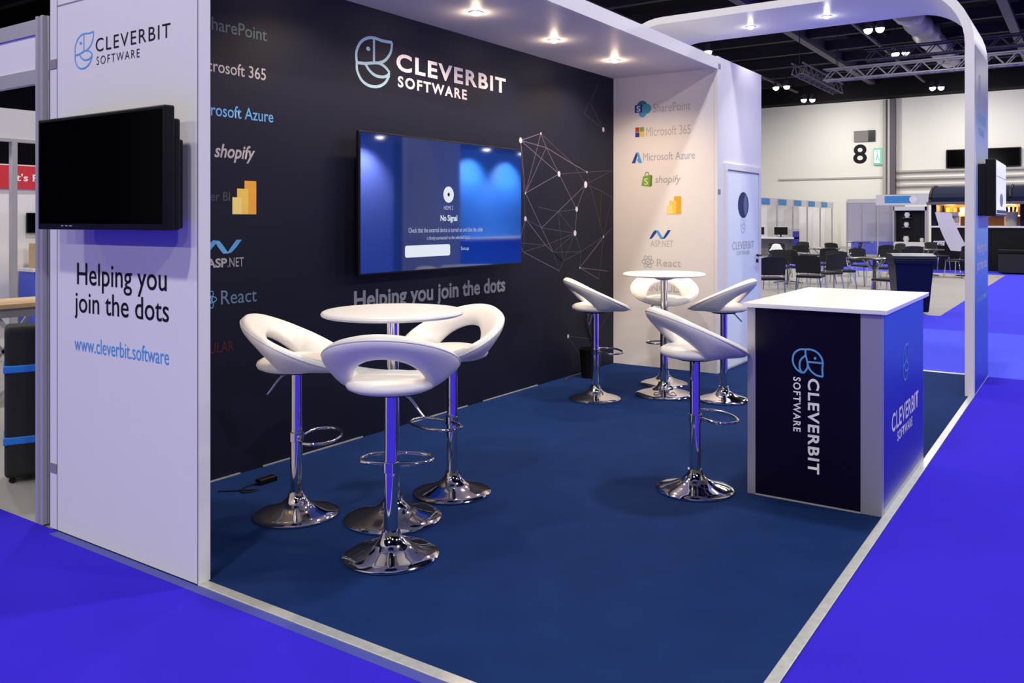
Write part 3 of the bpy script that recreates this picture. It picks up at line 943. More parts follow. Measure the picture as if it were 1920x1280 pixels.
w2 = thing('booth_wall', 'pale wall with a red sign board across the top, seen past the frame', 'stand wall', (0, 0, 0))
MB().box((2.6, 9.0, -0.012), (7.2, 9.08, 2.32)).build('panel', WHITE_WALL, w2)
MB().box((3.3, 8.95, 1.962), (6.2, 9.0, 2.30)).build('sign_board', mat('sign_red', (0.62, 0.02, 0.03), 0.5), w2)
lettering("It's Photo", F_back(0, 8.95, 0), 3.955, 4.66, 2.075, 2.185, WHITE_PRINT, w2, bold=0.015)
mo = thing('monitor', 'small black monitor on the pale wall under the red sign', 'screen', (4.42, 9.0, 1.46))
MB().box((-0.28, -0.05, -0.15), (0.28, -0.02, 0.15)).build('casing', BLACK, mo, bevel=0.005)
MB().box((-0.27, -0.053, -0.14), (0.27, -0.049, 0.14)).build('screen', BLACK_GLOSS, mo)
MB().box((-0.06, -0.021, -0.06), (0.06, 0.0, 0.06)).build('wall_bracket', GREY_PLASTIC, mo)
c2 = thing('blue_counter', 'bright blue counter with white top below the wooden box', 'counter', (0, 0, 0))
MB().box((4.02, 8.5, -0.012), (5.6, 8.94, 0.755)).build('body', mat('counter_blue', (0.05, 0.10, 0.75), 0.4), c2)
MB().box((3.98, 8.46, 0.755), (5.64, 8.95, 0.80)).build('countertop', WHITE, c2, bevel=0.004)
bx = thing('wooden_box', 'brown wooden box with dark marks on the blue counter', 'box', (4.36, 8.7, 0.80))
MB().box((-0.25, -0.14, 0.0), (0.25, 0.14, 0.36)).build('body', WOOD, bx, bevel=0.006)
mb = MB()
for z in (0.10, 0.18, 0.28):
    mb.box((-0.02, -0.142, z), (0.05, -0.139, z + 0.02))
mb.build('marks', BLACK, bx)

tb = thing('folding_table', 'folding table with pale wood top behind the black case', 'table', (0.95, 3.3, -0.012))
MB().box((-0.75, 0.0, 0.775), (0.9, 0.60, 0.812)).build('tabletop', WOOD, tb, bevel=0.003)
MB().box((-0.70, 0.02, 0.70), (0.86, 0.58, 0.775)).build('apron', GREY_PLASTIC, tb)
for y in (0.06, 0.54):
    for s in (1, -1):
        MB().bar((-0.1 - 0.32 * s, y, 0.0), (-0.1 + 0.32 * s, y, 0.70), 0.026).build('leg', ALU, tb)
        MB().bar((0.55 - 0.25 * s, y, 0.0), (0.55 + 0.25 * s, y, 0.70), 0.026).build('leg', ALU, tb)
cs = thing('transport_case', 'upright black fabric transport case with two blue straps', 'case', (0.31, 0.91, -0.012), R(-25))
MB().box((-0.11, 0.0, 0.03), (0.25, 0.24, 0.90)).build('body', BLACK_CLOTH, cs, bevel=0.03)
BL = mat('blue_strap', (0.02, 0.20, 0.72), 0.6)
for z in (0.225, 0.635):
    MB().box((-0.116, -0.006, z), (0.256, 0.246, z + 0.045)).build('strap', BL, cs, bevel=0.008)
for x in (-0.07, 0.20):
    for y in (0.04, 0.20):
        MB().tube([(x, y - 0.012, 0.018), (x, y + 0.012, 0.018)], 0.018, 12).build('wheel', BLACK, cs, smooth=True)
YB = mat('crate_yellow', (0.62, 0.34, 0.04), 0.5)
for i, (z, lb) in enumerate(((0.0, 'yellow plastic crate on the floor under the folding table'), (0.27, 'yellow plastic crate stacked on another under the folding table'))):
    cr = thing('crate', lb, 'crate', (0.66, 3.60, -0.012 + z))
    mb = MB()
    mb.box((-0.28, -0.18, 0.0), (0.28, 0.18, 0.02))
    for lo, hi in (((-0.28, -0.18, 0.02), (0.28, -0.165, 0.25)), ((-0.28, 0.165, 0.02), (0.28, 0.18, 0.25)), ((-0.28, -0.165, 0.02), (-0.265, 0.165, 0.25)), ((0.265, -0.165, 0.02), (0.28, 0.165, 0.25))):
        mb.box(lo, hi)
    mb.build('body', YB, cr)
    MB().box((-0.29, -0.19, 0.235), (0.29, -0.165, 0.262)).build('rim', BLACK, cr)

# ================================================================== HALL
wall = tag(MB().box((48.0, -40, -0.012), (48.4, 45, 12)).build('wall_far', HALL_WALL), kind='structure')
tag(MB().box((-25, 40, -0.012), (48, 40.4, 10.6)).build('wall_side', mat('dark_hall_drape', (0.018, 0.016, 0.03), 0.9, noise=0.3, nscale=0.5)), kind='structure')
FW = F_left(48.0, 0, 0)
lettering('8', FW, -7.22, -6.48, 4.70, 5.80, BLACK_PRINT, wall, bold=0.02, lift=0.01, name='wall_number')
MB().box((47.93, 5.6, 3.86), (48.0, 11.5, 3.95)).build('trim_11', mat('wall_ledge', (0.42, 0.40, 0.38), 0.6)).__setitem__('kind', 'structure')
for i, z in enumerate((4.14, 3.75, 3.35, 2.85)):
    tag(MB().box((47.8, -16, z), (48.0, 4.9, z + 0.10)).build('trim_%d' % (12 + i), MATS['wall_ledge']), kind='structure')
tag(MB().box((47.6, 4.93, -0.012), (48.0, 5.20, 8.2)).build('wall_pilaster', STEEL_MID), kind='structure')
tag(MB().box((47.85, 5.45, -0.012), (48.0, 5.62, 8.2)).build('wall_pier', MATS['wall_ledge']), kind='structure')
tag(MB().box((46.8, -40, 8.25), (48.0, 45, 9.6)).build('ceiling_edge_girder', HALL_CEIL), kind='structure')
vn = thing('wall_vent', 'grey vent with a dark end high on the hall wall above the number', 'vent', (47.99, 6.6, 6.25))
MB().box((-0.10, -0.22, -0.31), (0.0, 0.56, 0.31)).build('grille', mat('vent_grey', (0.18, 0.17, 0.17), 0.6), vn)
MB().box((-0.12, -0.56, -0.31), (0.0, -0.22, 0.31)).build('damper', BLACK, vn)
ex = thing('exit_sign', 'green and white lit exit sign beside the large wall number', 'sign', (47.98, 5.86, 5.08))
MB().box((-0.12, -0.24, -0.48), (0.0, 0.24, 0.46)).build('box', mat('exit_green', (0.10, 0.34, 0.24), 0.5, emit=(0.25, 0.62, 0.45), estr=0.5), ex, bevel=0.02)
g = mat('exit_white', (0.8, 0.9, 0.85), 0.5, emit=(0.85, 1.0, 0.93), estr=1.1)
FE = F_left(-0.12, 0, 0)
flat(MB().poly([(-0.19, -0.36), (0.10, -0.36), (0.10, 0.34), (-0.19, 0.34)], FE, 0.004), 'pictogram', g, ex)
flat(MB().ribbon([(-0.05, 0.22), (-0.03, 0.02), (-0.12, -0.28)], 0.07, FE, 0.008).ribbon([(-0.03, 0.02), (0.06, -0.12), (0.05, -0.30)], 0.06, FE, 0.009).disc((-0.05, 0.27), 0.045, FE, 0.01),
     'running_figure', MATS['exit_green'], ex)
bs = thing('wall_display', 'long black display high on the far hall wall behind the arch', 'screen', (47.98, 0.65, 4.78))
MB().box((-0.16, -1.74, -0.49), (-0.04, 1.75, 0.49)).build('casing', BLACK, bs, bevel=0.01)
MB().box((-0.165, -1.68, -0.44), (-0.158, 1.69, 0.44)).build('screen', BLACK_GLOSS, bs)
MB().box((-0.05, -0.6, -0.2), (0.02, 0.6, 0.2)).build('wall_bracket', GREY_PLASTIC, bs)

tag(MB().box((-25, -40, 10.6), (48.4, 45, 10.8)).build('ceiling', HALL_CEIL), kind='structure')
# ceiling steel: joists across, girders along
for i in range(15):
    x = 3.5 + 3.05 * i
    tag(MB().box((x - 0.13, -25, 9.15), (x + 0.13, 40, 9.6)).build('ceiling_joist', STEEL_DARK), kind='structure')
for y in (-9.5, -1.6, 5.95, 13.5, 21):
    mb = MB().box((-20, y - 0.16, 8.95), (47.6, y + 0.16, 9.13)).box((-20, y - 0.03, 9.13), (47.6, y + 0.03, 10.55))
    tag(mb.build('ceiling_girder', STEEL_MID), kind='structure')
for y in (3.2, 9.8):
    tag(MB().box((0, y - 0.05, 8.7), (46, y + 0.05, 8.8)).build('ceiling_rail', STEEL_MID), kind='structure')
mb = MB()
for k in range(12):
    mb.bar((20 + 2.2 * k, 3.0, 9.2), (21.1 + 2.2 * k, 4.0, 10.5), 0.10).bar((22.2 + 2.2 * k, 3.0, 9.2), (21.1 + 2.2 * k, 4.0, 10.5), 0.10)
tag(mb.build('ceiling_brace', STEEL_DARK), kind='structure')

# duct of silver insulation along the ceiling
mb = MB()
pts = []
rr = random.Random(3)
N, K = 60, 14
rings = []
for i in range(N + 1):
    x = 29.0 + 10.5 * i / N
    r = 0.50 + 0.06 * math.sin(i * 0.63) + 0.05 * rr.random()
    rings.append([mb.bm.verts.new((x, 1.13 + 0.8 * r * math.cos(2 * PI * k / K) * (1 + 0.12 * rr.random()), 8.62 + r * 0.62 * math.sin(2 * PI * k / K) * (1 + 0.15 * rr.random()))) for k in range(K)])
for A, B in zip(rings, rings[1:]):
    for k in range(K):
        mb.bm.faces.new((A[k], A[(k + 1) % K], B[(k + 1) % K], B[k]))
mb.bm.faces.new(rings[0])
mb.bm.faces.new(list(reversed(rings[-1])))
tag(mb.build('air_duct', mat('duct_foil', (0.50, 0.47, 0.47), 0.45, 0.3, noise=0.3, nscale=3), smooth=True),
    'crumpled silver air duct running under the dark hall ceiling', 'duct')

# lighting trusses
def truss(name, label, p, q, w, h, n, m, ends=True):
    p, q = Vector(p), Vector(q)
    t = thing(name, label, 'truss', p)
    d = q - p
    s = Vector((0, 0, 1)).cross(d).normalized() * w / 2
    up = Vector((0, 0, h / 2))
    ch = MB()
    for a, b in ((1, 1), (1, -1), (-1, 1), (-1, -1)):
        ch.tube([a * s + b * up, d + a * s + b * up], 0.035, 8)
    ch.build('chord', m, t, smooth=True)
    br = MB()
    for k in range(n):
        u0, u1 = d * (k / n), d * ((k + 1) / n)
        e = 1 if k % 2 else -1
        for a in (1, -1):
            br.tube([u0 + a * s + e * up, u1 + a * s - e * up], 0.022, 6)
        br.tube([u0 + s * e - up, u1 - s * e - up], 0.022, 6)
    br.build('lacing', m, t, smooth=True)
    for f in (0.05, 0.95):
        MB().tube([d * f + up, d * f + Vector((0, 0, 10.6 - p.z))], 0.015, 6).build('hanger', STEEL_DARK, t)
    return t


TR = mat('truss_alu', (0.36, 0.34, 0.36), 0.5, 0.3)
truss('lighting_truss', 'aluminium lighting truss crossing under the ceiling toward the arch leg', (31.4, 4.5, 7.1), (31.4, -5.5, 7.1), 0.4, 0.42, 26, TR)
truss('lighting_truss', 'short aluminium truss running away at the left end of the lit one', (29.5, 5.0, 7.15), (35.5, 5.0, 7.15), 0.4, 0.4, 16, STEEL_MID)
truss('lighting_truss', 'dark truss just above the lit lighting truss', (32.4, 3.2, 7.9), (32.4, -6.0, 7.9), 0.4, 0.4, 26, STEEL_MID)


def hall_lamp(x, y, label, power=0, z=8.0):
    t = thing('hall_lamp', label, 'ceiling lamp', (x, y, z), 0, 'hall ceiling lamps')
    MB().lathe([(0.0, 0.34), (0.07, 0.34), (0.10, 0.20), (0.155, 0.08), (0.16, 0.03), (0.145, 0.03), (0.0, 0.06)], seg=24).build('housing', STEEL_MID, t, smooth=True)
    MB().lathe([(0.0, -0.12), (0.06, -0.11), (0.11, -0.07), (0.14, 0.0), (0.144, 0.045), (0.0, 0.05)], seg=24).build('lens', LAMP_ON, t, smooth=True)
    MB().tube([(0, 0, 0.33), (0, 0, 10.6 - z)], 0.012, 6).build('hanger', STEEL_DARK, t)
    return t


pairs = [((39.08, 8.83), (39.03, 8.29), 'left pair above the closet roof, far off'), ((44.1, 8.9), (44.3, 8.5), 'low pair just over the hall wall'),
         ((43.4, 2.42), (43.5, 2.05), 'pair beside the arch leg'), ((28.32, 2.24), (28.34, 1.86), 'large pair below the arch underside'),
         ((33.3, 2.28), (33.4, 1.92), 'middle pair above the lit truss')]
for a, b, lb in pairs:
    hall_lamp(*a, 'left lamp of the ' + lb)
    hall_lamp(*b, 'right lamp of the ' + lb)
hall_lamp(28.85, 8.24, 'single hall lamp shining just above the canopy edge')
hall_lamp(14.5, 16.2, 'single hall lamp at the top left above the aluminium frame')


def area(x, y, z, power, size, col=(1.0, 0.955, 0.905)):
    ld = bpy.data.lights.new('hall_light', 'AREA')
    ld.shape = 'DISK'
    ld.size = size
    ld.energy = power
    ld.color = col
    o = bpy.data.objects.new('hall_light', ld)
    COL.objects.link(o)
    o.location = (x, y, z)
    return o


for x in (-14, -5, 4, 13):
    for y, p in ((-12, 470), (-3.6, 330), (5, 260), (13, 330)):
        area(x, y, 8.3, p * (1.25 if x < 0 else 1.0), 0.6)
for x in (21, 27.5, 40):
    for y in (-8, 0, 8, 15):
        area(x, y, 8.0, 360, 0.6)
for y in (7.6, 1.0, -5.5):
    lo = area(44.0, y, 7.6, 165, 0.6, (1.0, 0.97, 0.90))
    lo.rotation_euler = (0, R(-38), 0)

# ---- stand across the aisle, seen mirrored in the wall screen
OPP = mat('opposite_panel', (0.03, 0.20, 0.80), 0.6)
opp = tag(MB().box((14.3, -9.4, 0.0), (18.6, -9.3, 3.3)).build('wall_opposite', OPP), kind='structure')
op2 = tag(MB().box((9.8, -9.4, 0.0), (12.1, -9.3, 3.3)).build('wall_aisle', mat('opposite_lilac', (0.12, 0.17, 0.62), 0.6)), kind='structure')
MB().box((12.1, -9.42, 0.0), (14.3, -9.32, 3.3)).build('reflection_backdrop', BLACK_CLOTH, opp)  # unseen backdrop, added so the gap mirrors dark in the wall screen
for par, xs in ((opp, (14.9, 16.5)), (op2, (11.1,))):
    for x in xs:
        MB().tube([(x, -9.35, 3.3), (x, -9.35, 3.42), (x, -8.75, 3.42)], 0.015, 8).build('lamp_arm', STEEL_MID, par)
        MB().lathe([(0, 0.12), (0.06, 0.12), (0.12, 0.0), (0.11, 0.0), (0, 0.04)], (x, -8.75, 3.28), 20).build('lamp_head', STEEL_MID, par)
        MB().lathe([(0, -0.05), (0.07, -0.03), (0.10, 0.02), (0, 0.03)], (x, -8.75, 3.28), 20).build('lamp_lens', LAMP_ON, par)
        ld = bpy.data.lights.new('arm_lamp', 'SPOT')
        ld.energy = 1100
        ld.spot_size = R(110)
        ld.spot_blend = 0.7
        ld.shadow_soft_size = 0.06
        lo = bpy.data.objects.new('arm_lamp', ld)
        COL.objects.link(lo)
        lo.location = (x, -8.72, 3.2)
        lo.rotation_euler = (R(-25), 0, 0)
MB().box((14.2, -9.3, 1.0), (17.6, -8.9, 1.05)).build('ledge', WHITE, opp)

# ---- shell stands along the far aisle
def sign_box(fr, x0, x1, y0, y1, m, parent):
    return flat(MB().poly([(x0, y0), (x1, y0), (x1, y1), (x0, y1)], fr, 0.012), 'name_board', m, parent)


SIGN_BLUE = mat('sign_blue', (0.05, 0.30, 0.72), 0.5)
LILAC = mat('lilac_panel', (0.56, 0.54, 0.68), 0.6)
sr = thing('shell_stand', 'row of white shell stands with blue name boards at the far left', 'exhibition stand', (0, 0, 0))
MB().box((34.0, 7.95, 2.17), (46.5, 8.0, 2.50)).build('fascia', WHITE_WALL, sr)
MB().box((34.0, 9.9, -0.012), (46.5, 9.96, 2.5)).build('back_panel', WHITE_WALL, sr)
for k in range(6):
    MB().box((34.0 + 2.45 * k, 7.93, -0.012), (34.06 + 2.45 * k, 7.99, 2.5)).build('post', ALU, sr)
    if k < 5:
        sign_box(F_back(0, 7.95, 0), 34.2 + 2.45 * k, 35.4 + 2.45 * k, 2.20, 2.47, SIGN_BLUE, sr)
        MB().box((35.2 + 2.45 * k, 8.0, -0.012), (35.24 + 2.45 * k, 9.9, 2.4)).build('side_panel', WHITE_WALL, sr)
sm_ = thing('shell_stand', 'lilac shell stand wall with blue front behind the black chairs', 'exhibition stand', (0, 0, 0))
for k in range(4):
    MB().box((38.0, 4.62 - 0.62 * k, 0.55), (38.05, 5.18 - 0.62 * k, 2.28)).build('panel', LILAC, sm_)
    MB().box((37.97, 5.18 - 0.62 * k, -0.012), (38.06, 5.24 - 0.62 * k, 2.36)).build('post', ALU, sm_)
MB().box((37.96, 2.70, 2.28), (38.06, 5.2, 2.46)).build('fascia', WHITE_WALL, sm_)
MB().box((37.4, 2.75, -0.012), (38.0, 4.9, 0.55)).build('blue_front', mat('lit_blue_panel', (0.12, 0.15, 0.78), 0.6), sm_)
hb = thing('name_board_stand', 'white header board with a blue band over the dark display', 'sign', (36.0, 0, 0))
MB().box((0.0, 1.45, 2.14), (0.08, 3.55, 2.58)).build('header', WHITE_WALL, hb)
sign_box(F_left(0, 0, 0), -3.2, -2.15, 2.22, 2.52, SIGN_BLUE, hb)
flat(MB().disc((-2.08, 2.37), 0.15, F_left(), 0.016), 'round_mark', WHITE_PRINT, hb)
for y in (1.5, 3.45):
    MB().box((0.02, y, -0.012), (0.08, y + 0.06, 2.14)).build('post', ALU, hb)
dk = thing('display_case', 'dark display case with white shelf objects under the header board', 'display case', (36.1, 2.23, -0.012))
MB().box((0.30, -0.60, 0.25), (0.34, 0.60, 2.05)).build('back_panel', BLACK, dk)
for y in (-0.63, 0.59):
    MB().box((-0.1, y, 0.0), (0.34, y + 0.04, 2.08)).build('side_panel', ALU, dk)
MB().box((-0.1, -0.63, 1.92), (0.34, 0.63, 2.08)).build('top', WHITE, dk)
MB().box((-0.1, -0.59, 0.42), (0.30, 0.59, 0.60)).build('shelf', WHITE, dk)
MB().box((-0.1, -0.59, 0.0), (0.30, 0.59, 0.42)).build('plinth', GREY_PLASTIC, dk)
for i, (y, z, s) in enumerate(((0.12, 1.62, 0.13), (0.15, 1.22, 0.10))):
    MB().box((0.05, y - 0.16, z - 0.02), (0.30, y + 0.16, z)).build('shelf', GREY_PLASTIC, dk)
ITEM = ['white pot on the top bracket of the dark display case', 'white pot on the middle bracket of the dark display case',
        'white vase on the lower shelf of the dark display case', 'small white cup at the right of the display case shelf']
for (y, z, s), lb in zip(((0.12, 1.62, 0.12), (0.15, 1.22, 0.11), (0.16, 0.60, 0.13), (-0.45, 0.60, 0.09)), ITEM):
    v = MB().lathe([(0, 0), (s * 0.6, 0), (s, s), (s * 0.7, 1.7 * s), (s * 0.85, 1.9 * s), (0, 1.9 * s)], seg=16)
    tag(v.build('pot', WHITE, smooth=True, loc=(36.22, 2.23 + y, z - 0.012)), lb, 'pot', 'white pots in the display case')

# ---- black counters and monitors in the far-left stands
dsk = thing('office_desk', 'dark desk with blue end panel inside the far-left stands', 'desk', (33.2, 7.1, -0.012))
MB().box((-0.4, -1.0, 0.74), (0.4, 1.3, 0.80)).build('desktop', WHITE, dsk)
MB().box((-0.38, -1.0, 0.0), (0.38, -0.95, 1.05)).build('end_panel', mat('desk_blue', (0.02, 0.02, 0.35), 0.5), dsk)
MB().box((0.3, -0.95, 0.0), (0.34, 1.25, 0.74)).build('modesty_panel', GREY_PLASTIC, dsk)
MB().box((-0.38, 1.25, 0.0), (0.38, 1.3, 0.74)).build('end_panel', GREY_PLASTIC, dsk)
for i, (y, lb) in enumerate(((0.7, 'black monitor at the left of the far dark desk'), (-0.3, 'black monitor at the right of the far dark desk'))):
    mo = thing('desk_monitor', lb, 'screen', (33.3, 7.1 + y, 0.788))
    MB().box((0, -0.28, 0.10), (0.04, 0.28, 0.42)).build('screen', BLACK, mo)
    MB().box((-0.06, -0.1, 0.0), (0.1, 0.1, 0.02)).build('foot', BLACK, mo)
    MB().box((0.01, -0.03, 0.02), (0.03, 0.03, 0.12)).build('stem', BLACK, mo)

# ---- kiosk
kk = thing('coffee_kiosk', 'navy-roofed coffee kiosk with warm lit serving hatch', 'kiosk', (26.0, -1.5, -0.002))
NAVY = mat('kiosk_navy', (0.006, 0.009, 0.035), 0.7, spec=0.1)
mb = MB()
pr = [(-0.35, 2.02)]
for i in range(13):
    a = PI - PI * i / 12
    pr.append((0.75 + 1.1 * math.cos(a), 2.06 + 0.48 * math.sin(a)))
pr.append((1.85, 2.02))
mb.prism(pr, (Vector((0, -2.2, 0)), Vector((1, 0, 0)), Vector((0, 0, 1))), -3.65)
mb.build('roof', NAVY, kk, smooth=False)
for y in (1.40, 0.35, -0.7, -1.9):
    rb = MB().tube([(0.75 + 1.12 * math.cos(PI - PI * i / 14), y, 2.06 + 0.50 * math.sin(PI - PI * i / 14)) for i in range(15)], 0.035, 8)
    rb.build('roof_rib', BLACK, kk, smooth=True)
MB().box((-0.36, -2.25, 1.97), (1.86, 1.5, 2.05)).build('cornice', STEEL_MID, kk)
MB().box((0.0, -2.2, 0.0), (0.4, 1.42, 1.28)).build('counter_front', BLACK, kk)
MB().box((-0.08, -2.2, 1.28), (0.5, 1.42, 1.33)).build('worktop', WHITE, kk)
MB().box((1.6, -2.2, 0.0), (1.7, 1.42, 1.97)).build('back_wall', mat('kiosk_warm', (0.50, 0.28, 0.10), 0.6), kk)
MB().box((0.0, -2.2, 1.33), (1.6, -0.93, 1.97)).build('end_wall', NAVY, kk)
MB().box((0.0, 1.28, 1.33), (1.6, 1.42, 1.97)).build('end_wall', NAVY, kk)
MB().box((0.0, 0.02, 1.33), (0.10, 0.08, 1.97)).build('hatch_post', GREY_PLASTIC, kk)
MB().box((1.05, -0.9, 1.62), (1.6, 1.2, 1.66)).build('back_shelf', WOOD, kk)
lettering('COFFEE', F_left(0.0, 0, 0), -1.37, -1.04, 0.74, 0.88, WHITE_PRINT, kk, bold=0.03, lift=0.01, shear=0.2)
for y, c in ((1.0, (1, 0.55, 0.15)), (0.0, (1, 0.5, 0.18)), (-0.6, (1, 0.72, 0.42))):
    ld = bpy.data.lights.new('kiosk_lamp', 'POINT')
    ld.energy = 60
    ld.color = c
    ld.shadow_soft_size = 0.08
    lo = bpy.data.objects.new('kiosk_lamp', ld)
    COL.objects.link(lo)
    lo.parent = kk
    lo.location = (0.9, y, 1.86)
rk = random.Random(5)
cups = ['orange', 'white', 'brown']
K_M = [mat('cup_orange', (0.70, 0.25, 0.03), 0.5), WHITE, mat('cup_brown', (0.20, 0.08, 0.03), 0.5)]
for k in range(10):
    y = -0.80 + 0.21 * k
    v = MB().lathe([(0, 0), (0.055, 0), (0.075, 0.22), (0.065, 0.24), (0, 0.24)], seg=14)
    tag(v.build('canister', K_M[k % 3], smooth=True, loc=(27.3, -1.5 + y + 0.05, 1.658)), 'coffee canister in the row on the warm shelf inside the kiosk', 'canister', 'canisters on the kiosk shelf')
cm = thing('coffee_machine', 'pale coffee machine on the kiosk worktop at the left', 'coffee machine', (26.2, -0.55, 1.328))
MB().box((-0.18, -0.28, 0.0), (0.22, 0.28, 0.10)).box((0.02, -0.28, 0.10), (0.22, 0.28, 0.32)).box((-0.18, -0.28, 0.30), (0.22, 0.28, 0.42)).build('body', ALU, cm, bevel=0.01)
MB().tube([(-0.05, -0.1, 0.30), (-0.05, -0.1, 0.22)], 0.03, 12).build('spout', BLACK, cm)
MB().tube([(-0.05, 0.1, 0.30), (-0.05, 0.1, 0.22)], 0.03, 12).build('spout', BLACK, cm)
dr = thing('utensil_drum', 'grey drum full of dark utensils on the right of the kiosk worktop', 'container', (26.16, -2.19, 1.328))
MB().lathe([(0, 0), (0.17, 0), (0.18, 0.42), (0.168, 0.42), (0.158, 0.02), (0, 0.02)], seg=28).build('drum', mat('drum_grey', (0.30, 0.29, 0.29), 0.6), dr, smooth=True)
for k in range(6):
    a = k * 1.05
    MB().tube([(0.05 * math.cos(a), 0.05 * math.sin(a), 0.03), (0.13 * math.cos(a), 0.13 * math.sin(a), 0.56)], 0.026, 8).build('utensil', BLACK, dr, smooth=True)
bc = thing('storage_trunk', 'black storage trunk on the blue carpet in front of the kiosk', 'trunk', (25.0, -2.6, -0.002))
MB().box((-0.3, -0.62, 0.03), (0.3, 0.62, 0.58)).build('body', BLACK_CLOTH, bc, bevel=0.03)
MB().box((-0.32, -0.64, 0.58), (0.32, 0.64, 0.68)).build('lid', BLACK, bc, bevel=0.02)
for x in (-0.22, 0.22):
    for y in (-0.5, 0.5):
        MB().tube([(x, y - 0.015, 0.02), (x, y + 0.015, 0.02)], 0.02, 10).build('wheel', BLACK, bc)

# curved white banner
bn = thing('curved_banner', 'leaning curved white banner in front of the coffee kiosk', 'banner', (23.4, -1.02, -0.012))
mb = MB()
A = []
for i in range(17):
    t = i / 16
    y = 0.46 - 0.22 * t - 0.17 * t ** 2
    z = 1.73 - 1.05 * t
    w = 0.40 + 0.07 * t
    A.append([mb.bm.verts.new(p) for p in ((-0.012, y, z), (-0.012, y - w, z - 0.02), (0.012, y - w, z - 0.02), (0.012, y, z))])
for a, b in zip(A, A[1:]):
    for k in range(4):
        mb.bm.faces.new((a[k], a[(k + 1) % 4], b[(k + 1) % 4], b[k]))
mb.bm.faces.new(A[0])
mb.bm.faces.new(list(reversed(A[-1])))
mb.build('sheet', mat('banner_white', (0.62, 0.60, 0.74), 0.6), bn, smooth=False)
MB().tube([(0.02, -0.28, 0.0), (0.02, -0.28, 0.9)], 0.02, 8).build('pole', BLACK, bn)
MB().lathe([(0, 0), (0.22, 0), (0.22, 0.02), (0, 0.025)], (0.02, -0.28, 0), 20).build('foot', BLACK, bn)

# ---- wheelie bin
wb = thing('wheelie_bin', 'dark blue wheelie bin on the aisle carpet behind the counter', 'bin', (12.72, -1.72, -0.002), R(YAW + 180 - 12))
mb = MB()
lo = [(-0.24, -0.23), (0.24, -0.23), (0.24, 0.23), (-0.24, 0.23)]
hi = [(-0.32, -0.29), (0.32, -0.29), (0.32, 0.29), (-0.32, 0.29)]
v0 = [mb.bm.verts.new((x, y, 0.03)) for x, y in lo]
v1 = [mb.bm.verts.new((x, y, 0.84)) for x, y in hi]
mb.bm.faces.new(list(reversed(v0)))
mb.bm.faces.new(v1)
for i in range(4):
    mb.bm.faces.new((v0[i], v0[(i + 1) % 4], v1[(i + 1) % 4], v1[i]))
mb.build('body', BIN_BLUE, wb, bevel=0.02)
MB().box((-0.345, -0.315, 0.80), (0.345, 0.315, 0.88)).build('rim', BIN_BLUE, wb, bevel=0.015)
lid = MB().prism([(-0.36, 0.88), (0.36, 0.88), (0.33, 0.93), (0.1, 0.965), (-0.2, 0.96), (-0.36, 0.92)], (Vector((0, 0.325, 0)), Vector((1, 0, 0)), Vector((0, 0, 1))), 0.65).build('lid', BIN_BLUE, wb, bevel=0.01)
MB().tube([(-0.37, -0.27, 0.91), (-0.42, -0.27, 0.93), (-0.42, 0.27, 0.93), (-0.37, 0.27, 0.91)], 0.018, 8).build('handle', BIN_BLUE, wb, smooth=True)
for y in (-0.25, 0.25):
    MB().tube([(-0.235, y * 0.72 - 0.03, 0.10), (-0.235, y * 0.72 + 0.03, 0.10)], 0.10, 20).build('wheel', BLACK, wb, smooth=True)
MB().box((0.262, 0.06, 0.30), (0.285, 0.11, 0.36)).build('tag', WHITE_PRINT, wb)

# ---- cafe tables and chairs on the concrete
def make_cafe_table(label, loc):
    t = thing('cafe_table', label, 'table', loc, 0, 'dark cafe tables in the seating area')
    MB().lathe([(0, 0.705), (0.46, 0.705), (0.475, 0.718), (0.46, 0.732), (0, 0.732)], seg=40).build('tabletop', mat('table_dark', (0.035, 0.033, 0.035), 0.25), t, smooth=True)
    MB().lathe([(0.036, 0.03), (0.036, 0.705)], seg=16).build('column', STEEL_MID, t, smooth=True)
    for k in range(4):
        a = k * PI / 2 + 0.785
        c, s = math.cos(a), math.sin(a)
        MB().bar((0.03 * c, 0.03 * s, 0.06), (0.34 * c, 0.34 * s, 0.02), 0.04, 0.03).build('foot', STEEL_MID, t)
        MB().bar((0.03 * c, 0.03 * s, 0.46), (0.27 * c, 0.27 * s, 0.70), 0.022).build('brace', ALU, t)
    return t


def make_chair(label, loc, rz):
    t = thing('stacking_chair', label, 'chair', loc, rz, 'black chairs in the seating area')
    MB().box((-0.22, -0.23, 0.435), (0.23, 0.23, 0.485)).build('seat', BLACK_CLOTH, t, bevel=0.02)
    mb = MB()
    A = []
    for i in range(9):
        y = -0.225 + 0.45 * i / 8
        bow = 0.035 * (1 - (y / 0.225) ** 2)
        A.append([mb.bm.verts.new(p) for p in ((-0.225 - bow, y, 0.53), (-0.285 - bow, y, 0.86 - 0.03 * (abs(y) / 0.225) ** 3), (-0.255 - bow, y, 0.86 - 0.03 * (abs(y) / 0.225) ** 3), (-0.195 - bow, y, 0.53))])
    for a, b in zip(A, A[1:]):
        for k in range(4):
            mb.bm.faces.new((a[k], a[(k + 1) % 4], b[(k + 1) % 4], b[k]))
    mb.bm.faces.new(A[0])
    mb.bm.faces.new(list(reversed(A[-1])))
    mb.build('backrest', BLACK_CLOTH, t, smooth=True)
    for s in (-1, 1):
        MB().tube([(0.20, 0.215 * s, 0.44), (0.24, 0.235 * s, 0.0)], 0.013, 8).build('leg', CHROME, t, smooth=True)
        MB().tube([(-0.17, 0.215 * s, 0.44), (-0.26, 0.235 * s, 0.0)], 0.013, 8).build('leg', CHROME, t, smooth=True)
        MB().tube([(0.20, 0.215 * s, 0.445), (-0.18, 0.215 * s, 0.445), (-0.25, 0.20 * s, 0.75)], 0.012, 8).build('side_frame', CHROME, t, smooth=True)
    return t


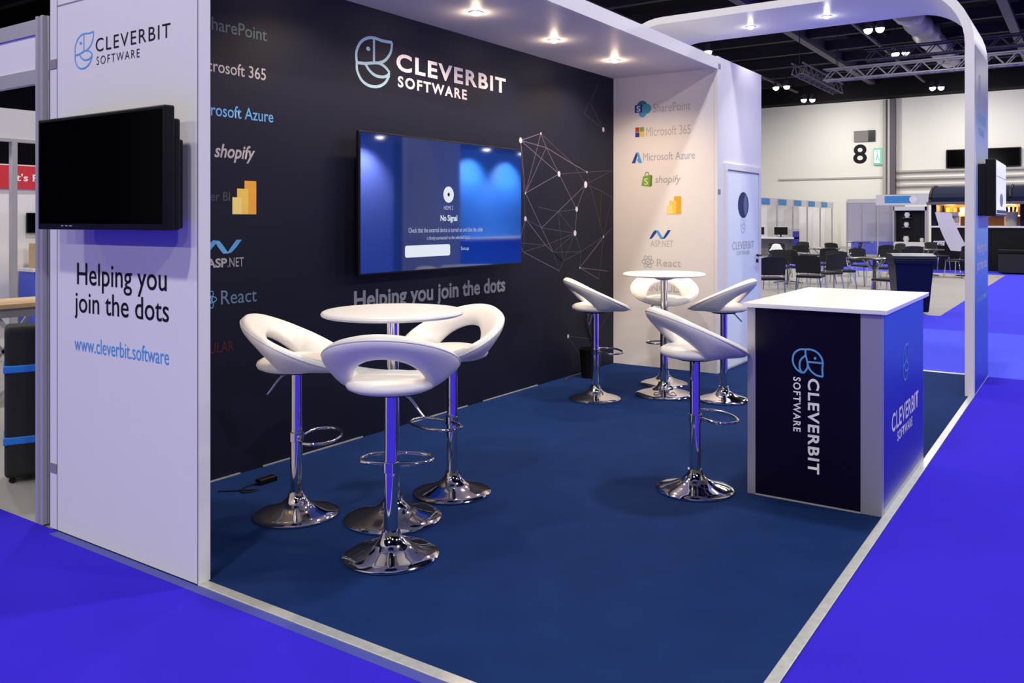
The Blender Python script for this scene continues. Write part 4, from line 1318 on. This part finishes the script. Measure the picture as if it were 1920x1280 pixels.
tabs = [((16.46, -0.4), 'dark round cafe table nearest the white counter'),
        ((18.06, 1.88), 'dark round cafe table next to the closet edge'),
        ((22.02, 2.08), 'dark round cafe table in the middle distance before the white stands'),
        ((22.71, -0.42), 'dark round cafe table past the wheelie bin before the kiosk'),
        ((29.28, 2.71), 'dark round cafe table farthest off before the lilac wall')]
ct0 = None
for (x, y), lb in tabs:
    z = -0.012 if x < 24.4 else -0.002
    ct0 = dup(ct0, (x, y, z), 0.4 * x, lb) if ct0 else make_cafe_table(lb, (x, y, z))
chs = [((12.97, 0.69), 0, 'black chair nearest the closet edge, its back to the camera'),
       ((14.0, 0.23), -30, 'black chair turned aside, second in the row nearest the white counter'),
       ((15.2, 0.25), 25, 'black chair third in the nearest row, overlapping the turned one'),
       ((16.07, 0.18), 180, 'black chair facing the camera, left of the nearest cafe table'),
       ((13.75, -1.22), 35, 'black chair beside the left of the wheelie bin'),
       ((16.3, 1.6), 150, 'black chair facing left at the table by the closet edge, first in the middle row'),
       ((16.98, 1.22), -80, 'black chair seen from the side, second in the middle row'),
       ((18.49, 1.23), 20, 'black chair third in the middle row, its back to the camera'),
       ((19.2, 0.91), 60, 'black chair fourth in the middle row, angled to the right'),
       ((18.35, 0.19), 200, 'black chair behind the nearest cafe table, facing the camera'),
       ((17.67, -0.42), 150, 'black chair at the right rear of the nearest cafe table'),
       ((19.88, -0.32), 20, 'black chair above the wheelie bin lid, left of the banner'),
       ((21.67, 3.32), 160, 'black chair farthest left in the back row'),
       ((20.57, 2.44), 10, 'black chair second from left in the back row'),
       ((23.69, 2.98), 200, 'black chair behind the middle cafe table, facing the camera'),
       ((23.25, 2.02), -60, 'black chair right of the middle cafe table, turned left'),
       ((21.61, 1.32), 70, 'black chair before the lilac stand wall, angled right'),
       ((21.77, 0.56), 15, 'black chair in front of the blue stand front, back to the camera'),
       ((23.28, 0.54), 100, 'black chair seen from the side before the dark display case'),
       ((21.2, -0.31), -10, 'black chair in front of the table behind the bin'),
       ((24.87, -0.42), 200, 'black chair behind the table that stands past the bin'),
       ((22.53, -1.23), 30, 'black chair between wheelie bin and arch leg')]
ch0 = None
for (x, y), a, lb in chs:
    z = -0.012 if x < 24.4 else -0.002
    ch0 = dup(ch0, (x, y, z), R(YAW + a), lb) if ch0 else make_chair(lb, (x, y, z), R(YAW + a))
bag = MB()
bag.lathe([(0, 0), (0.20, 0.0), (0.23, 0.05), (0.17, 0.12), (0.12, 0.20), (0.05, 0.215), (0, 0.19)], seg=11, sy=0.7)
tag(bag.build('tote_bag', mat('tote_white', (0.85, 0.84, 0.84), 0.8), smooth=True, loc=(18.0, 2.15, 0.7195)), 'slumped white tote bag on the cafe table at the closet edge', 'bag')
